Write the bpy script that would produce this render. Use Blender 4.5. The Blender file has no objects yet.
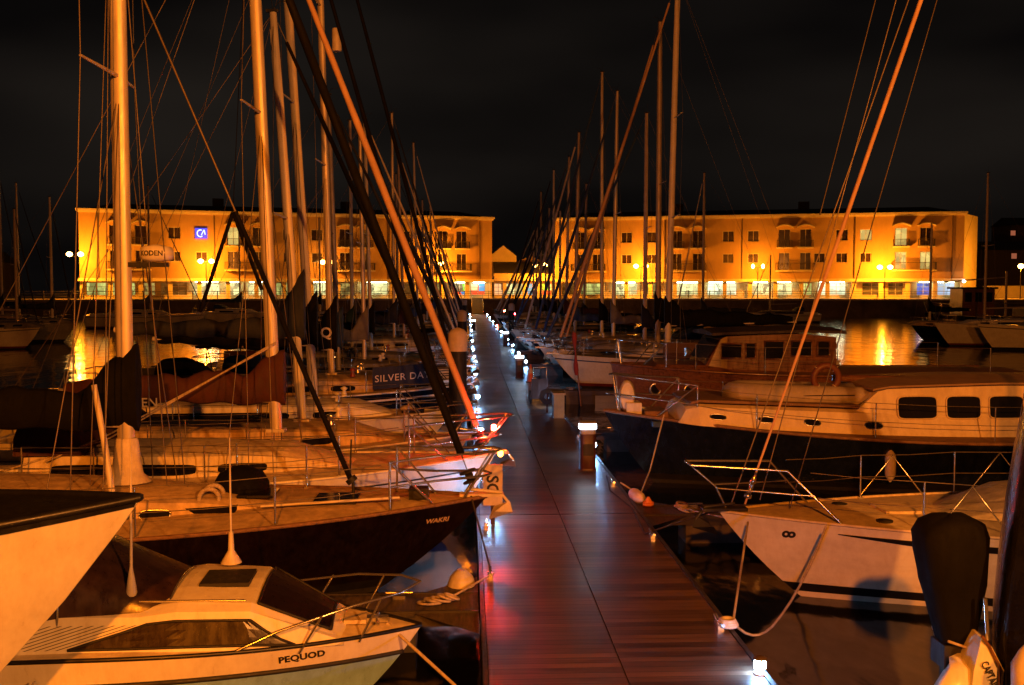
import bpy, math, random
from mathutils import Vector, Matrix
random.seed(7)
R = math.radians
PI = math.pi
sc = bpy.context.scene
col = sc.collection

# ------------------------------------------------------------------ camera
CAM = Vector((0, 0, 3.9))
FX = 35 / 36 * 1024
PITCH = math.atan(52.5 / FX); YAW = math.atan(44.4 / FX)
cd = bpy.data.cameras.new('camera'); cam = bpy.data.objects.new('camera', cd); col.objects.link(cam)
cd.lens = 35; cd.sensor_width = 36; cd.clip_start = 0.1; cd.clip_end = 3000
cam.location = CAM; cam.rotation_euler = (PI / 2 - PITCH, 0, -YAW)
sc.camera = cam
MC = cam.rotation_euler.to_matrix()

def at(px, py, Y):
    """a real-world point at distance Y down the basin, measured off the photo"""
    d = MC @ Vector(((px - 512) / FX, -(py - 342.5) / FX, -1))
    return CAM + d * (Y / d.y)

# ------------------------------------------------------------------ materials
MATS = {}
def mat(name, c, rough=.5, metal=0, var=.18, scale=3, bump=0, emit=None, es=0, coat=0, spec=.5, stretch=None, c2=None):
    if name in MATS: return MATS[name]
    m = bpy.data.materials.new(name); m.use_nodes = True
    nt = m.node_tree; b = nt.nodes['Principled BSDF']
    b.inputs['Roughness'].default_value = rough; b.inputs['Metallic'].default_value = metal
    b.inputs['Specular IOR Level'].default_value = spec
    if coat: b.inputs['Coat Weight'].default_value = coat; b.inputs['Coat Roughness'].default_value = .12
    tc = nt.nodes.new('ShaderNodeTexCoord'); mp = nt.nodes.new('ShaderNodeMapping')
    nt.links.new(tc.outputs['Object'], mp.inputs[0])
    if stretch: mp.inputs['Scale'].default_value = stretch
    n = nt.nodes.new('ShaderNodeTexNoise'); n.inputs['Scale'].default_value = scale; n.inputs['Detail'].default_value = 6
    n.inputs['Roughness'].default_value = .65
    nt.links.new(mp.outputs[0], n.inputs['Vector'])
    r = nt.nodes.new('ShaderNodeValToRGB'); r.color_ramp.elements[0].position = .3; r.color_ramp.elements[1].position = .7
    lo = tuple(x * (1 - var * 1.6) for x in c) if c2 is None else c2
    r.color_ramp.elements[0].color = (*[max(0, x) for x in lo], 1)
    r.color_ramp.elements[1].color = (*[min(1, x * (1 + var * .4)) for x in c], 1)
    nt.links.new(n.outputs[0], r.inputs[0]); nt.links.new(r.outputs[0], b.inputs['Base Color'])
    if metal < .8:
        n2 = nt.nodes.new('ShaderNodeTexNoise'); n2.inputs['Scale'].default_value = 7; n2.inputs['Detail'].default_value = 5; n2.inputs['Roughness'].default_value = .7
        m2 = nt.nodes.new('ShaderNodeMapping'); m2.inputs['Scale'].default_value = (1.6, 1.6, .35); nt.links.new(tc.outputs['Object'], m2.inputs[0]); nt.links.new(m2.outputs[0], n2.inputs['Vector'])
        rr = nt.nodes.new('ShaderNodeMapRange'); rr.inputs['From Min'].default_value = .3; rr.inputs['From Max'].default_value = .7
        rr.inputs['To Min'].default_value = rough * .75; rr.inputs['To Max'].default_value = min(1, rough * 1.45)
        nt.links.new(n2.outputs[0], rr.inputs['Value']); nt.links.new(rr.outputs[0], b.inputs['Roughness'])
        mm = nt.nodes.new('ShaderNodeMix'); mm.data_type = 'RGBA'; mm.blend_type = 'MULTIPLY'; mm.inputs[0].default_value = 1
        r2 = nt.nodes.new('ShaderNodeValToRGB'); r2.color_ramp.elements[0].position = .28; r2.color_ramp.elements[1].position = .6
        g = 1 - min(.4, var * .9 + .03); r2.color_ramp.elements[0].color = (g, g * .96, g * .9, 1); r2.color_ramp.elements[1].color = (1, 1, 1, 1)
        nt.links.new(n2.outputs[0], r2.inputs[0]); nt.links.new(r.outputs[0], mm.inputs[6]); nt.links.new(r2.outputs[0], mm.inputs[7]); nt.links.new(mm.outputs[2], b.inputs['Base Color'])
    if bump:
        bp = nt.nodes.new('ShaderNodeBump'); bp.inputs['Strength'].default_value = bump; bp.inputs['Distance'].default_value = .02
        nt.links.new(n.outputs[0], bp.inputs['Height']); nt.links.new(bp.outputs[0], b.inputs['Normal'])
    if emit:
        b.inputs['Emission Color'].default_value = (*emit, 1); b.inputs['Emission Strength'].default_value = es
    MATS[name] = m
    return m

GEL = mat('white_gelcoat', (.72, .69, .62), .32, var=.1, scale=2.2, coat=.15)
GELW = mat('worn_white_gelcoat', (.76, .72, .62), .42, var=.1, scale=1.6, stretch=(1, 1, 3))
DECKW = mat('cream_deck', (.70, .60, .42), .6, var=.22, scale=5)
DECKT = mat('tan_nonslip_deck', (.62, .46, .25), .7, var=.28, scale=4, bump=.2)
DECKG = mat('grey_green_deck', (.22, .21, .18), .7, var=.3, scale=4)
MAROON = mat('dark_maroon_gelcoat', (.007, .0025, .0028), .35, var=.3, coat=.1)
NAVY = mat('navy_gelcoat', (.008, .012, .03), .22, var=.3, coat=.3)
BLUEH = mat('light_blue_gelcoat', (.25, .48, .85), .3, var=.15, coat=.2)
GREENH = mat('dark_green_gelcoat', (.01, .03, .02), .3, var=.2)
GREYH = mat('grey_gelcoat', (.3, .3, .3), .4, var=.2)
REDH = mat('red_gelcoat', (.25, .03, .02), .3, var=.2)
ANTI = mat('dark_antifouling', (.012, .012, .016), .8)
BOOTRED = mat('red_boot_stripe', (.16, .02, .02), .5)
BLACKS = mat('black_stripe', (.01, .01, .012), .35)
BLUES = mat('blue_stripe', (.03, .06, .2), .35)
TEAK = mat('weathered_teak', (.24, .13, .07), .65, var=.4, scale=8, stretch=(.4, 6, 6))
VARN = mat('varnished_wood', (.19, .08, .03), .3, var=.4, scale=6, stretch=(.5, 4, 4), coat=.3)
ALU = mat('anodised_mast_aluminium', (.62, .56, .50), .42, metal=.35, var=.12, scale=1.2, stretch=(3, 3, .6))
ALUG = mat('dull_mast_aluminium', (.45, .38, .34), .5, metal=.3, var=.15)
WMAST = mat('white_painted_mast', (.66, .60, .52), .4, var=.12)
STEEL = mat('polished_steel', (.6, .58, .55), .22, metal=.9, var=.1)
WIRE = mat('rigging_wire', (.17, .14, .12), .4, metal=.4)
WIRED = mat('dark_rigging_wire', (.08, .065, .06), .5, metal=.2)
ROPE = mat('pale_rope', (.5, .42, .32), .9, var=.3, scale=40)
ROPEB = mat('dark_rope', (.05, .04, .045), .9, var=.3, scale=40)
CBLK = mat('black_canvas', (.004, .004, .005), .9, var=.4, scale=2, bump=.8, spec=.15)
CNAVY = mat('navy_canvas', (.012, .018, .05), .85, var=.3, scale=2, bump=.8)
CMAR = mat('maroon_canvas', (.06, .013, .011), .85, var=.3, scale=2, bump=.8)
CGRN = mat('green_canvas', (.015, .05, .03), .85, var=.3, scale=2, bump=.8)
CGRY = mat('grey_canvas', (.20, .19, .19), .85, var=.3, scale=2, bump=.8)
CBLU = mat('blue_canvas', (.03, .07, .2), .85, var=.3, scale=2, bump=.8)
COVERS = {'black': CBLK, 'navy': CNAVY, 'maroon': CMAR, 'green': CGRN, 'grey': CGRY, 'blue': CBLU}
SAILC = mat('sailcloth', (.66, .58, .46), .8, var=.2, scale=5, bump=.4)
GLASS = mat('dark_window_glass', (.01, .01, .012), .06, var=.1, spec=.8)
RUB = mat('black_rubber', (.012, .012, .012), .6)
FEND = mat('white_fender_vinyl', (.6, .55, .5), .4)
FENO = mat('orange_fender_vinyl', (.75, .25, .04), .45)
LTRK = mat('dark_lettering', (.015, .012, .012), .5, var=.05)
LTRG = mat('gold_lettering', (.5, .36, .22), .5, var=.05)
LTRW = mat('pale_lettering', (.55, .5, .45), .5, var=.05)
PVC = mat('grey_inflatable_fabric', (.36, .31, .29), .6, var=.15)
LIFEO = mat('orange_lifebuoy', (.14, .045, .025), .5)
CONE = mat('orange_cone_plastic', (.65, .12, .03), .5)

def emat(name, c, s, tex=0, scale=1.0):
    if name in MATS: return MATS[name]
    m = bpy.data.materials.new(name); m.use_nodes = True; nt = m.node_tree
    b = nt.nodes['Principled BSDF']; b.inputs['Base Color'].default_value = (.05, .05, .05, 1); b.inputs['Roughness'].default_value = .15
    b.inputs['Emission Color'].default_value = (*c, 1); b.inputs['Emission Strength'].default_value = s
    if tex:
        tc = nt.nodes.new('ShaderNodeTexCoord'); v = nt.nodes.new('ShaderNodeTexVoronoi'); v.distance = 'CHEBYCHEV'
        v.inputs['Scale'].default_value = scale
        r = nt.nodes.new('ShaderNodeMapRange'); r.inputs['To Min'].default_value = s * (1 - tex); r.inputs['To Max'].default_value = s * (1 + tex * .5)
        sx = nt.nodes.new('ShaderNodeSeparateColor')
        nt.links.new(tc.outputs['Object'], v.inputs['Vector']); nt.links.new(v.outputs['Color'], sx.inputs[0])
        nt.links.new(sx.outputs[0], r.inputs['Value']); nt.links.new(r.outputs[0], b.inputs['Emission Strength'])
    MATS[name] = m
    return m

# ------------------------------------------------------------------ mesh builder
class MB:
    def __init__(s): s.v = []; s.f = []; s.mi = []; s.sm = []
    def add(s, vs, fs, mi=0, smooth=False):
        o = len(s.v); s.v += [tuple(v) for v in vs]
        for f in fs: s.f.append([i + o for i in f]); s.mi.append(mi); s.sm.append(smooth)
        return s
    def box(s, x0, x1, y0, y1, z0, z1, mi=0):
        vs = [(x, y, z) for x in (x0, x1) for y in (y0, y1) for z in (z0, z1)]
        return s.add(vs, [(0, 1, 3, 2), (4, 6, 7, 5), (0, 4, 5, 1), (2, 3, 7, 6), (0, 2, 6, 4), (1, 5, 7, 3)], mi)
    def obox(s, c, u, n, w, d, z0, z1, mi=0):
        c = Vector(c); u = Vector(u); n = Vector(n); vs = []
        for a in (-w / 2, w / 2):
            for b in (-d / 2, d / 2):
                for z in (z0, z1):
                    p = c + u * a + n * b; vs.append((p.x, p.y, z))
        return s.add(vs, [(0, 1, 3, 2), (4, 6, 7, 5), (0, 4, 5, 1), (2, 3, 7, 6), (0, 2, 6, 4), (1, 5, 7, 3)], mi)
    def tube(s, pts, r, n=8, mi=0, cap=True, flat=1.0):
        pts = [Vector(p) for p in pts]; k = len(pts)
        rs = r if isinstance(r, (list, tuple)) else [r] * k
        vs = []; fs = []; up = None
        for i, p in enumerate(pts):
            t = (pts[min(i + 1, k - 1)] - pts[max(i - 1, 0)])
            if t.length < 1e-9: t = Vector((0, 0, 1))
            t.normalize()
            if up is None:
                up = Vector((0, 0, 1)) if abs(t.z) < .9 else Vector((1, 0, 0))
            a = (up - t * up.dot(t)); 
            if a.length < 1e-4: a = Vector((0, 1, 0)) - t * t.y
            a.normalize(); b = t.cross(a); up = a
            for j in range(n):
                th = 2 * PI * j / n
                vs.append(p + (a * math.cos(th) + b * math.sin(th) * flat) * rs[i])
        for i in range(k - 1):
            for j in range(n):
                fs.append((i * n + j, i * n + (j + 1) % n, (i + 1) * n + (j + 1) % n, (i + 1) * n + j))
        s.add(vs, fs, mi, True)
        if cap:
            s.add(vs[:n], [tuple(range(n))[::-1]], mi); s.add(vs[-n:], [tuple(range(n))], mi)
        return s
    def lathe(s, c, prof, n=16, mi=0, axis=None):
        c = Vector(c); vs = []; fs = []; k = len(prof)
        M = Matrix.Identity(3)
        if axis is not None: M = Vector((0, 0, 1)).rotation_difference(Vector(axis)).to_matrix()
        for (r, z) in prof:
            for j in range(n):
                th = 2 * PI * j / n; vs.append(c + M @ Vector((r * math.cos(th), r * math.sin(th), z)))
        for i in range(k - 1):
            for j in range(n):
                fs.append((i * n + j, i * n + (j + 1) % n, (i + 1) * n + (j + 1) % n, (i + 1) * n + j))
        s.add(vs, fs, mi, True)
        s.add(vs[:n], [tuple(range(n))[::-1]], mi); s.add(vs[-n:], [tuple(range(n))], mi)
        return s
    def loft(s, secs, mi=0, cap=True, closed=True, smooth=True):
        n = len(secs[0]); vs = [p for q in secs for p in q]; fs = []
        for i in range(len(secs) - 1):
            for j in range(n if closed else n - 1):
                fs.append((i * n + j, i * n + (j + 1) % n, (i + 1) * n + (j + 1) % n, (i + 1) * n + j))
        s.add(vs, fs, mi, smooth)
        if cap: s.add(secs[0], [tuple(range(n))[::-1]], mi); s.add(secs[-1], [tuple(range(n))], mi)
        return s
    def torus(s, c, R0, r, axis=(0, 0, 1), n=20, m=8, mi=0):
        M = Vector((0, 0, 1)).rotation_difference(Vector(axis)).to_matrix(); c = Vector(c); vs = []; fs = []
        for i in range(n):
            a = 2 * PI * i / n
            for j in range(m):
                b = 2 * PI * j / m
                vs.append(c + M @ Vector(((R0 + r * math.cos(b)) * math.cos(a), (R0 + r * math.cos(b)) * math.sin(a), r * math.sin(b))))
        for i in range(n):
            for j in range(m):
                fs.append((i * m + j, ((i + 1) % n) * m + j, ((i + 1) % n) * m + (j + 1) % m, i * m + (j + 1) % m))
        return s.add(vs, fs, mi, True)
    def build(s, name, mats, parent=None):
        me = bpy.data.meshes.new(name); me.from_pydata(s.v, [], s.f); me.update()
        if not isinstance(mats, (list, tuple)): mats = [mats]
        for m in mats: me.materials.append(m)
        me.polygons.foreach_set('material_index', s.mi); me.polygons.foreach_set('use_smooth', s.sm)
        me.update()
        o = bpy.data.objects.new(name, me); col.objects.link(o)
        if parent is not None: o.parent = parent
        return o

def tag(o, label=None, cat=None, group=None, kind=None):
    if label: o['label'] = label
    if cat: o['category'] = cat
    if group: o['group'] = group
    if kind: o['kind'] = kind
    return o
def empty(name, loc, rz=0, label=None, cat=None, group=None):
    o = bpy.data.objects.new(name, None); col.objects.link(o); o.empty_display_size = .2
    o.location = loc; o.rotation_euler = (0, 0, rz)
    return tag(o, label, cat, group)
def children(o): return [c for c in col.objects if c.parent == o]

_tx = {}
def text_geo(t, size=1.0, bold=0, shear=0, spacing=1.0):
    k = (t, size, bold, shear, spacing)
    if k in _tx: return _tx[k]
    cu = bpy.data.curves.new('t', 'FONT'); cu.body = t; cu.size = size; cu.offset = bold; cu.shear = shear; cu.resolution_u = 3
    cu.space_character = spacing; cu.align_x = 'LEFT'
    ob = bpy.data.objects.new('t', cu); col.objects.link(ob)
    bpy.context.view_layer.update()
    dg = bpy.context.evaluated_depsgraph_get()
    me = bpy.data.meshes.new_from_object(ob.evaluated_get(dg))
    vs = [v.co.copy() for v in me.vertices]; fs = [tuple(p.vertices) for p in me.polygons]
    bpy.data.objects.remove(ob); bpy.data.curves.remove(cu); bpy.data.meshes.remove(me)
    _tx[k] = (vs, fs); return vs, fs

def sm(x): x = max(0, min(1, x)); return x * x * (3 - 2 * x)
def lerp(a, b, t): return a + (b - a) * t

# ------------------------------------------------------------------ boats
class Boat:
    def __init__(s, name, label, cat, group, bow, yc, L, B, zb, zm, zs, heading=1, rot=0, rake=.8, trake=.2, tw=.7, d=.5,
                 mats=None, stripe=True, n=22, full=2.2, deck=DECKW, deckdrop=0.0, rail=None, railr=.022, flare=0):
        s.L, s.B, s.zb, s.zm, s.zs, s.rake, s.trake, s.tw, s.d, s.full, s.flare = L, B, zb, zm, zs, rake, trake, tw, d, full, flare
        s.rz = (0 if heading > 0 else PI) + rot; s.h = heading; s.drop = deckdrop
        hd = Vector((math.cos(s.rz), math.sin(s.rz), 0))
        c = Vector((bow, yc, 0)) - hd * L / 2
        s.root = empty(name, c, s.rz, label, cat, group); s.c = c
        mats = mats or [GEL, BLACKS, BOOTRED, ANTI]
        m = MB(); rows = None
        for side in (-1, 1):
            secs = []
            for i in range(n + 1):
                q = i / n; q = 1 - (1 - q) ** 1.25
                sh = s.sheer(q)
                zz = [sh, sh - .06, sh - .15, sh - .20] + [lerp(sh - .20, .2, t) for t in (.25, .5, .75, 1)] + [.08, 0, -.2, -d]
                secs.append([(s.xx(q, z), side * s.hw(q, z), z) for z in zz])
            k = len(secs[0]); rowm = [0, 0, 1 if stripe else 0, 0, 0, 0, 0, 2, 3, 3, 3]
            vs = [p for c_ in secs for p in c_]
            for j in range(k - 1):
                fs = []
                for i in range(n):
                    a = (i * k + j, (i + 1) * k + j, (i + 1) * k + j + 1, i * k + j + 1)
                    fs.append(a if side < 0 else a[::-1])
                o = len(m.v)
                if j == 0: base = o; m.v += vs
                for f in fs: m.f.append([x + base for x in f]); m.mi.append(rowm[j]); m.sm.append(True)
            if side < 0: tl = secs[0]
            else: m.add(tl + secs[0][::-1], [tuple(range(2 * k))], 0)
        s.hull = m.build('hull', mats, s.root)
        m = MB(); secs = []
        for i in range(n + 1):
            q = i / n; q = 1 - (1 - q) ** 1.25; z = s.sheer(q) - deckdrop; w = s.hw(q, z) - .004; x = s.xx(q, z)
            secs.append([(x, -w, z), (x, -w * .5, z + .05 * w), (x, 0, z + .07 * w), (x, w * .5, z + .05 * w), (x, w, z)])
        m.loft(secs, closed=False, cap=False); s.deck = m.build('deck', deck, s.root)
        m = MB()
        for side in (-1, 1):
            pts = []
            for i in range(n + 1):
                q = i / n; q = 1 - (1 - q) ** 1.25
                pts.append((s.xx(q, s.sheer(q)), side * s.hw(q, s.sheer(q)), s.sheer(q) + railr * .4))
            m.tube(pts, railr, 6)
        m.build('toe_rail', rail or GEL, s.root)
    def sheer(s, q):
        # smooth curve stern -> mid -> bow
        if q < .45: return s.zm + (s.zs - s.zm) * ((.45 - q) / .45) ** 2
        return s.zm + (s.zb - s.zm) * ((q - .45) / .55) ** 1.7
    def hb(s, q):
        if q < .45: return s.B / 2 * (s.tw + (1 - s.tw) * math.sin(PI / 2 * q / .45))
        return s.B / 2 * max(0.0, 1 - ((q - .45) / .55) ** s.full)
    def hw(s, q, z):
        sh = s.sheer(q); h = max(0.0, min(1, (z + s.d) / (sh + s.d)))
        k = lerp(.26, .8 + s.flare, sm((q - .45) / .55))
        return s.hb(q) * h ** k + .012
    def xx(s, q, z):
        sh = s.sheer(q); h = (z + s.d) / (sh + s.d)
        return -s.L / 2 + q * s.L - s.rake * (1 - h) * q ** 4 * (1 + .5 * (1 - h)) + s.trake * (1 - h) * (1 - q) ** 5
    def q_of(s, x, z):
        a, b = 0.0, 1.0
        for _ in range(24):
            c = (a + b) / 2
            if s.xx(c, min(z, s.sheer(c))) < x: a = c
            else: b = c
        return (a + b) / 2
    def side(s, x, z): return s.hw(s.q_of(x, z), z)
    def dz(s, x):
        q = s.q_of(x, s.zm); return s.sheer(q) - s.drop
    def edge(s, x):
        q = max(0, min(1, (x + s.L / 2) / s.L)); return s.hb(q) + .012, s.sheer(q)
    def w2l(s, p):
        p = Vector(p) - s.c; c, n = math.cos(-s.rz), math.sin(-s.rz)
        return Vector((p.x * c - p.y * n, p.x * n + p.y * c, p.z))
    def pt(s, px, py, Y): return s.w2l(at(px, py, Y))
    def part(s, m, name, mt, parent=None, label=None):
        o = m.build(name, mt, parent or s.root)
        if label: o['label'] = label
        return o
    def text(s, t, x, z, size, mt, bold=.0, shear=0, spacing=1.0, rot=0, name='lettering'):
        vs, fs = text_geo(t, size, bold, shear, spacing)
        sd = -1 if s.h > 0 else 1            # the side that faces the near quay
        m = MB(); out = []
        for v in vs:
            vx, vy = (v.x * math.cos(rot) - v.y * math.sin(rot), v.x * math.sin(rot) + v.y * math.cos(rot))
            lx = x + vx * s.h; lz = z + vy
            out.append((lx, sd * (s.side(lx, lz) + .005), lz))
        m.add(out, fs); return s.part(m, name, mt)
    # ---- deck gear
    def cabin(s, st, mt=GEL, wins=(), glass=GLASS, inset=.84, name='cabin', winname='window', crown=.05, rim=None):
        secs = []
        for (x, w, h) in st:
            z0 = s.dz(x) - .02; zt = z0 + h
            secs.append([(x, -w, z0), (x, -lerp(w, w * inset, .9), z0 + h * .88), (x, -w * inset * .86, zt), (x, -w * .35, zt + crown * .8), (x, 0, zt + crown),
                         (x, w * .35, zt + crown * .8), (x, w * inset * .86, zt), (x, lerp(w, w * inset, .9), z0 + h * .88), (x, w, z0)])
        m = MB().loft(secs, smooth=False); cb = s.part(m, name, mt)
        def sp(x, t, side, off):
            for i in range(len(st) - 1):
                if min(st[i][0], st[i + 1][0]) <= x <= max(st[i][0], st[i + 1][0]):
                    f = (x - st[i][0]) / (st[i + 1][0] - st[i][0]); w = lerp(st[i][1], st[i + 1][1], f); h = lerp(st[i][2], st[i + 1][2], f)
                    z0 = lerp(s.dz(st[i][0]), s.dz(st[i + 1][0]), f) - .02; ww = lerp(w, lerp(w, w * inset, .9), t)
                    return (x, side * (ww + off), z0 + h * .88 * t)
            return (x, side * .5, 1)
        for (x0, x1, t0, t1, p) in wins:
            for side in (-1, 1):
                m = MB(); N = 20; top = []; bot = []; xc, xr, tcn, tr = (x0 + x1) / 2, (x1 - x0) / 2, (t0 + t1) / 2, (t1 - t0) / 2
                cs = sorted({-math.cos(PI * j / N) for j in range(N + 1)} | {(q_[0] - xc) / xr for q_ in st if abs(q_[0] - xc) < abs(xr)})
                for u in cs:
                    v = max(0, 1 - abs(u) ** p) ** (1 / p)
                    top.append(sp(xc + u * xr, tcn + v * tr, side, .009)); bot.append(sp(xc + u * xr, tcn - v * tr, side, .009))
                m.loft([top, bot], cap=False, closed=False, smooth=False); ring2 = top + bot[::-1]
                w_ = s.part(m, winname, glass, cb)
                if rim:
                    mm = MB(); mm.tube(ring2 + [ring2[0]], .012, 5); s.part(mm, 'window_frame', rim, w_)
        def top(x, y, off=.012):
            for i in range(len(st) - 1):
                if st[i][0] <= x <= st[i + 1][0]:
                    f = (x - st[i][0]) / (st[i + 1][0] - st[i][0]); w = lerp(st[i][1], st[i + 1][1], f); h = lerp(st[i][2], st[i + 1][2], f)
                    zt = lerp(s.dz(st[i][0]), s.dz(st[i + 1][0]), f) - .02 + h; a = abs(y); e = w * inset * .86
                    zz = zt + crown - crown * .2 * a / (w * .35) if a < w * .35 else zt + crown * .8 * max(0, 1 - (a - w * .35) / (e - w * .35))
                    return (x + off * .4, y, zz + off)
            return (x, y, 1)
        s.top = top
        s.cb = cb; s.sp = sp
        return cb
    def hatch(s, x0, x1, w, z, mt=GLASS, name='hatch', parent=None, y=0):
        m = MB(); m.box(x0, x1, y - w / 2, y + w / 2, z, z + .035); return s.part(m, name, mt, parent)
    def cockpit(s, x0, x1, w, h=.22, mt=None):
        mt = mt or GEL; m = MB(); z = s.dz((x0 + x1) / 2)
        m.box(x0, x1, -w, -w + .12, z, z + h); m.box(x0, x1, w - .12, w, z, z + h); m.box(x0, x0 + .12, -w + .12, w - .12, z, z + h * .8)
        s.part(m, 'cockpit_coaming', mt)
        m = MB(); m.box(x0 + .12, x1, -w + .12, w - .12, z + .012, z + .06); s.part(m, 'cockpit_sole', TEAK)
        return z
    def hood(s, x0, x1, w, z, h, mt, name='sprayhood'):
        secs = []
        for f, hh in ((0, .95), (.35, 1.0), (.7, .72), (1, .05)):
            x = lerp(x0, x1, f); secs.append([(x, w * math.cos(PI * j / 12) * (1 - .1 * f), z + h * hh * math.sin(PI * j / 12) ** .55) for j in range(13)])
        m = MB().loft(secs, closed=False, cap=False); m.add(secs[0], [tuple(range(13))]); return s.part(m, name, mt)
    def pulpit(s, h=.6, back=1.3, r=.014, ext=.12, legs=1):
        m = MB(); xb = s.L / 2
        def side(x, k, hh):
            w, z = s.edge(x); return (x, k * max(w - .05, .1), z + hh)
        for hh in (h, h * .5):
            e = ext if hh == h else ext * .3
            pts = [side(xb - back, -1, hh), side(xb - back * .55, -1, hh), (xb - .1 + e, -.2, s.zb + hh), (xb + e, 0, s.zb + hh), (xb - .1 + e, .2, s.zb + hh), side(xb - back * .55, 1, hh), side(xb - back, 1, hh)]
            m.tube(pts, r, 6)
        for k in (-1, 1):
            a = side(xb - back, k, h); m.tube([a, side(xb - back, k, 0)], r, 6)
            m.tube([a, side(xb - back * .55, k, 0)], r, 6)
            m.tube([(xb - .1 + ext, k * .2, s.zb + h), (xb - .3, k * .12, s.zb)], r, 6)
        return s.part(m, 'pulpit', STEEL)
    def lifelines(s, xs, h=.6, back=1.3, r=.006, sr=.012, sections=(1, .5)):
        for k in (-1, 1):
            tops = []
            for x in xs:
                w, z = s.edge(x); w -= .05
                m = MB().tube([(x, k * w, z), (x, k * w, z + h)], sr, 6); m.box(x - .03, x + .03, k * w - .03, k * w + .03, z, z + .03); s.part(m, 'stanchion', STEEL)
                tops.append((x, k * w, z))
            w, z = s.edge(s.L / 2 - back); tops = [(s.L / 2 - back, k * (w - .05), z)] + tops
            for f in sections:
                pts = []
                for a, b in zip(tops, tops[1:]):
                    pts += [(a[0], a[1], a[2] + h * f), ((a[0] + b[0]) / 2, (a[1] + b[1]) / 2, (a[2] + b[2]) / 2 + h * f - .015)]
                pts.append((tops[-1][0], tops[-1][1], tops[-1][2] + h * f))
                s.part(MB().tube(pts, r, 5), 'lifeline', WIRE)
    def pushpit(s, h=.65, r=.014):
        m = MB(); x = -s.L / 2 + .1; w, z = s.edge(x); w -= .08
        for hh in (h, h * .5): m.tube([(x + .8, -w, z + hh), (x, -w, z + hh), (x, w, z + hh), (x + .8, w, z + hh)], r, 6)
        for y in (-w, w):
            for xx in (x, x + .8): m.tube([(xx, y, z), (xx, y, z + h)], r, 6)
        s.part(m, 'pushpit', STEEL)
    def rig(s, mx, z0, top, rake=.02, dia=.16, mmat=ALU, boom=3.4, bz=2.3, cover=CBLK, ch=.42, fore='furled', fmat=SAILC, fdia=.07, spr=(.5,), wr=.006,
            detail=2, backstay=True, wmat=None, foretop=1.0, bdir=-1, coverup=.9, shy=None, stub=None):
        wmat = wmat or WIRE; H = top - z0; n = 12 if detail > 1 else 8
        def mp(z): return Vector((mx - rake * (z - z0), 0, z))
        s.mp = mp
        m = MB().tube([mp(z0), mp(z0 + H * .5), mp(z0 + H * .8), mp(top)], [dia / 2, dia / 2, dia / 2 * .95, dia / 2 * .75], n, flat=.72)
        if detail > 1:
            m.tube([mp(z0 + .3) + Vector((-dia / 2, 0, 0)), mp(top - .3) + Vector((-dia / 2 * .8, 0, 0))], .012, 5)     # luff track
            m.box(mx - .14, mx + .14, -.11, .11, z0 - .02, z0 + .03)
        ms = s.part(m, 'mast', mmat); s.mast = ms
        m = MB(); t = mp(top); m.box(t.x - .12, t.x + .1, -.04, .04, t.z, t.z + .05); m.tube([t, t + Vector((-.05, 0, .45))], .006, 4); m.tube([t + Vector((.0, 0, .05)), t + Vector((.12, 0, .2)), t + Vector((.3, 0, .2))], .007, 4)
        s.part(m, 'masthead_fitting', RUB, ms)
        cw, cz = s.edge(mx - .15); cw = (cw - .12)
        tips = []
        for f in spr:
            z = z0 + H * f; p = mp(z)
            sw = cw * .62
            for k in (-1, 1): tips.append((f, k, p + Vector((-.12, k * sw, .05))))
            m = MB()
            for k in (-1, 1): m.tube([p, p + Vector((-.12, k * sw, .05))], [.03, .018], 6)
            s.part(m, 'spreader', mmat, ms)
        for k in (-1, 1):
            ch_ = Vector((mx - .15, k * cw, cz))
            path = [ch_] + [t_ for f, kk, t_ in tips if kk == k] + [mp(top - .05)]
            s.part(MB().tube(path, wr, 4, cap=False), 'shroud', wmat)
            if detail > 0:
                s.part(MB().tube([ch_ + Vector((-.35, 0, 0)), mp(z0 + H * spr[0] - .1)], wr, 4, cap=False), 'shroud', wmat)
            if detail > 1:
                s.part(MB().tube([ch_ + Vector((.35, 0, 0)), mp(z0 + H * spr[0] - .1)], wr, 4, cap=False), 'shroud', wmat)
        if backstay: s.part(MB().tube([mp(top), (-s.L / 2 + .1, 0, s.zs + .1)], wr, 4, cap=False), 'backstay', wmat)
        ft = mp(z0 + H * foretop); fb = Vector((s.L / 2 - .15, 0, s.zb + .08))
        if fore == 'furled':
            a = fb.lerp(ft, .04); b = fb.lerp(ft, .93)
            o = s.part(MB().tube([fb, a, b, ft], .009, 5), 'forestay', wmat)
            N = 26; pts = [a.lerp(b, i / N) for i in range(N + 1)]
            s.part(MB().tube(pts, [fdia / 2 * (.7 + .45 * math.sin(PI * min(1, .25 + i / N * .8)) + random.uniform(-.06, .06)) for i in range(N + 1)], 8), 'furled_headsail', fmat)
            s.part(MB().lathe(fb + (ft - fb).normalized() * .12, [(.03, 0), (.11, .01), (.11, .03), (.05, .04), (.05, .13), (.11, .14), (.11, .16), (.03, .17)], 12, axis=(ft - fb)), 'furling_drum', RUB)
        elif fore: s.part(MB().tube([fb, ft], .009, 5), 'forestay', wmat)
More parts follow.
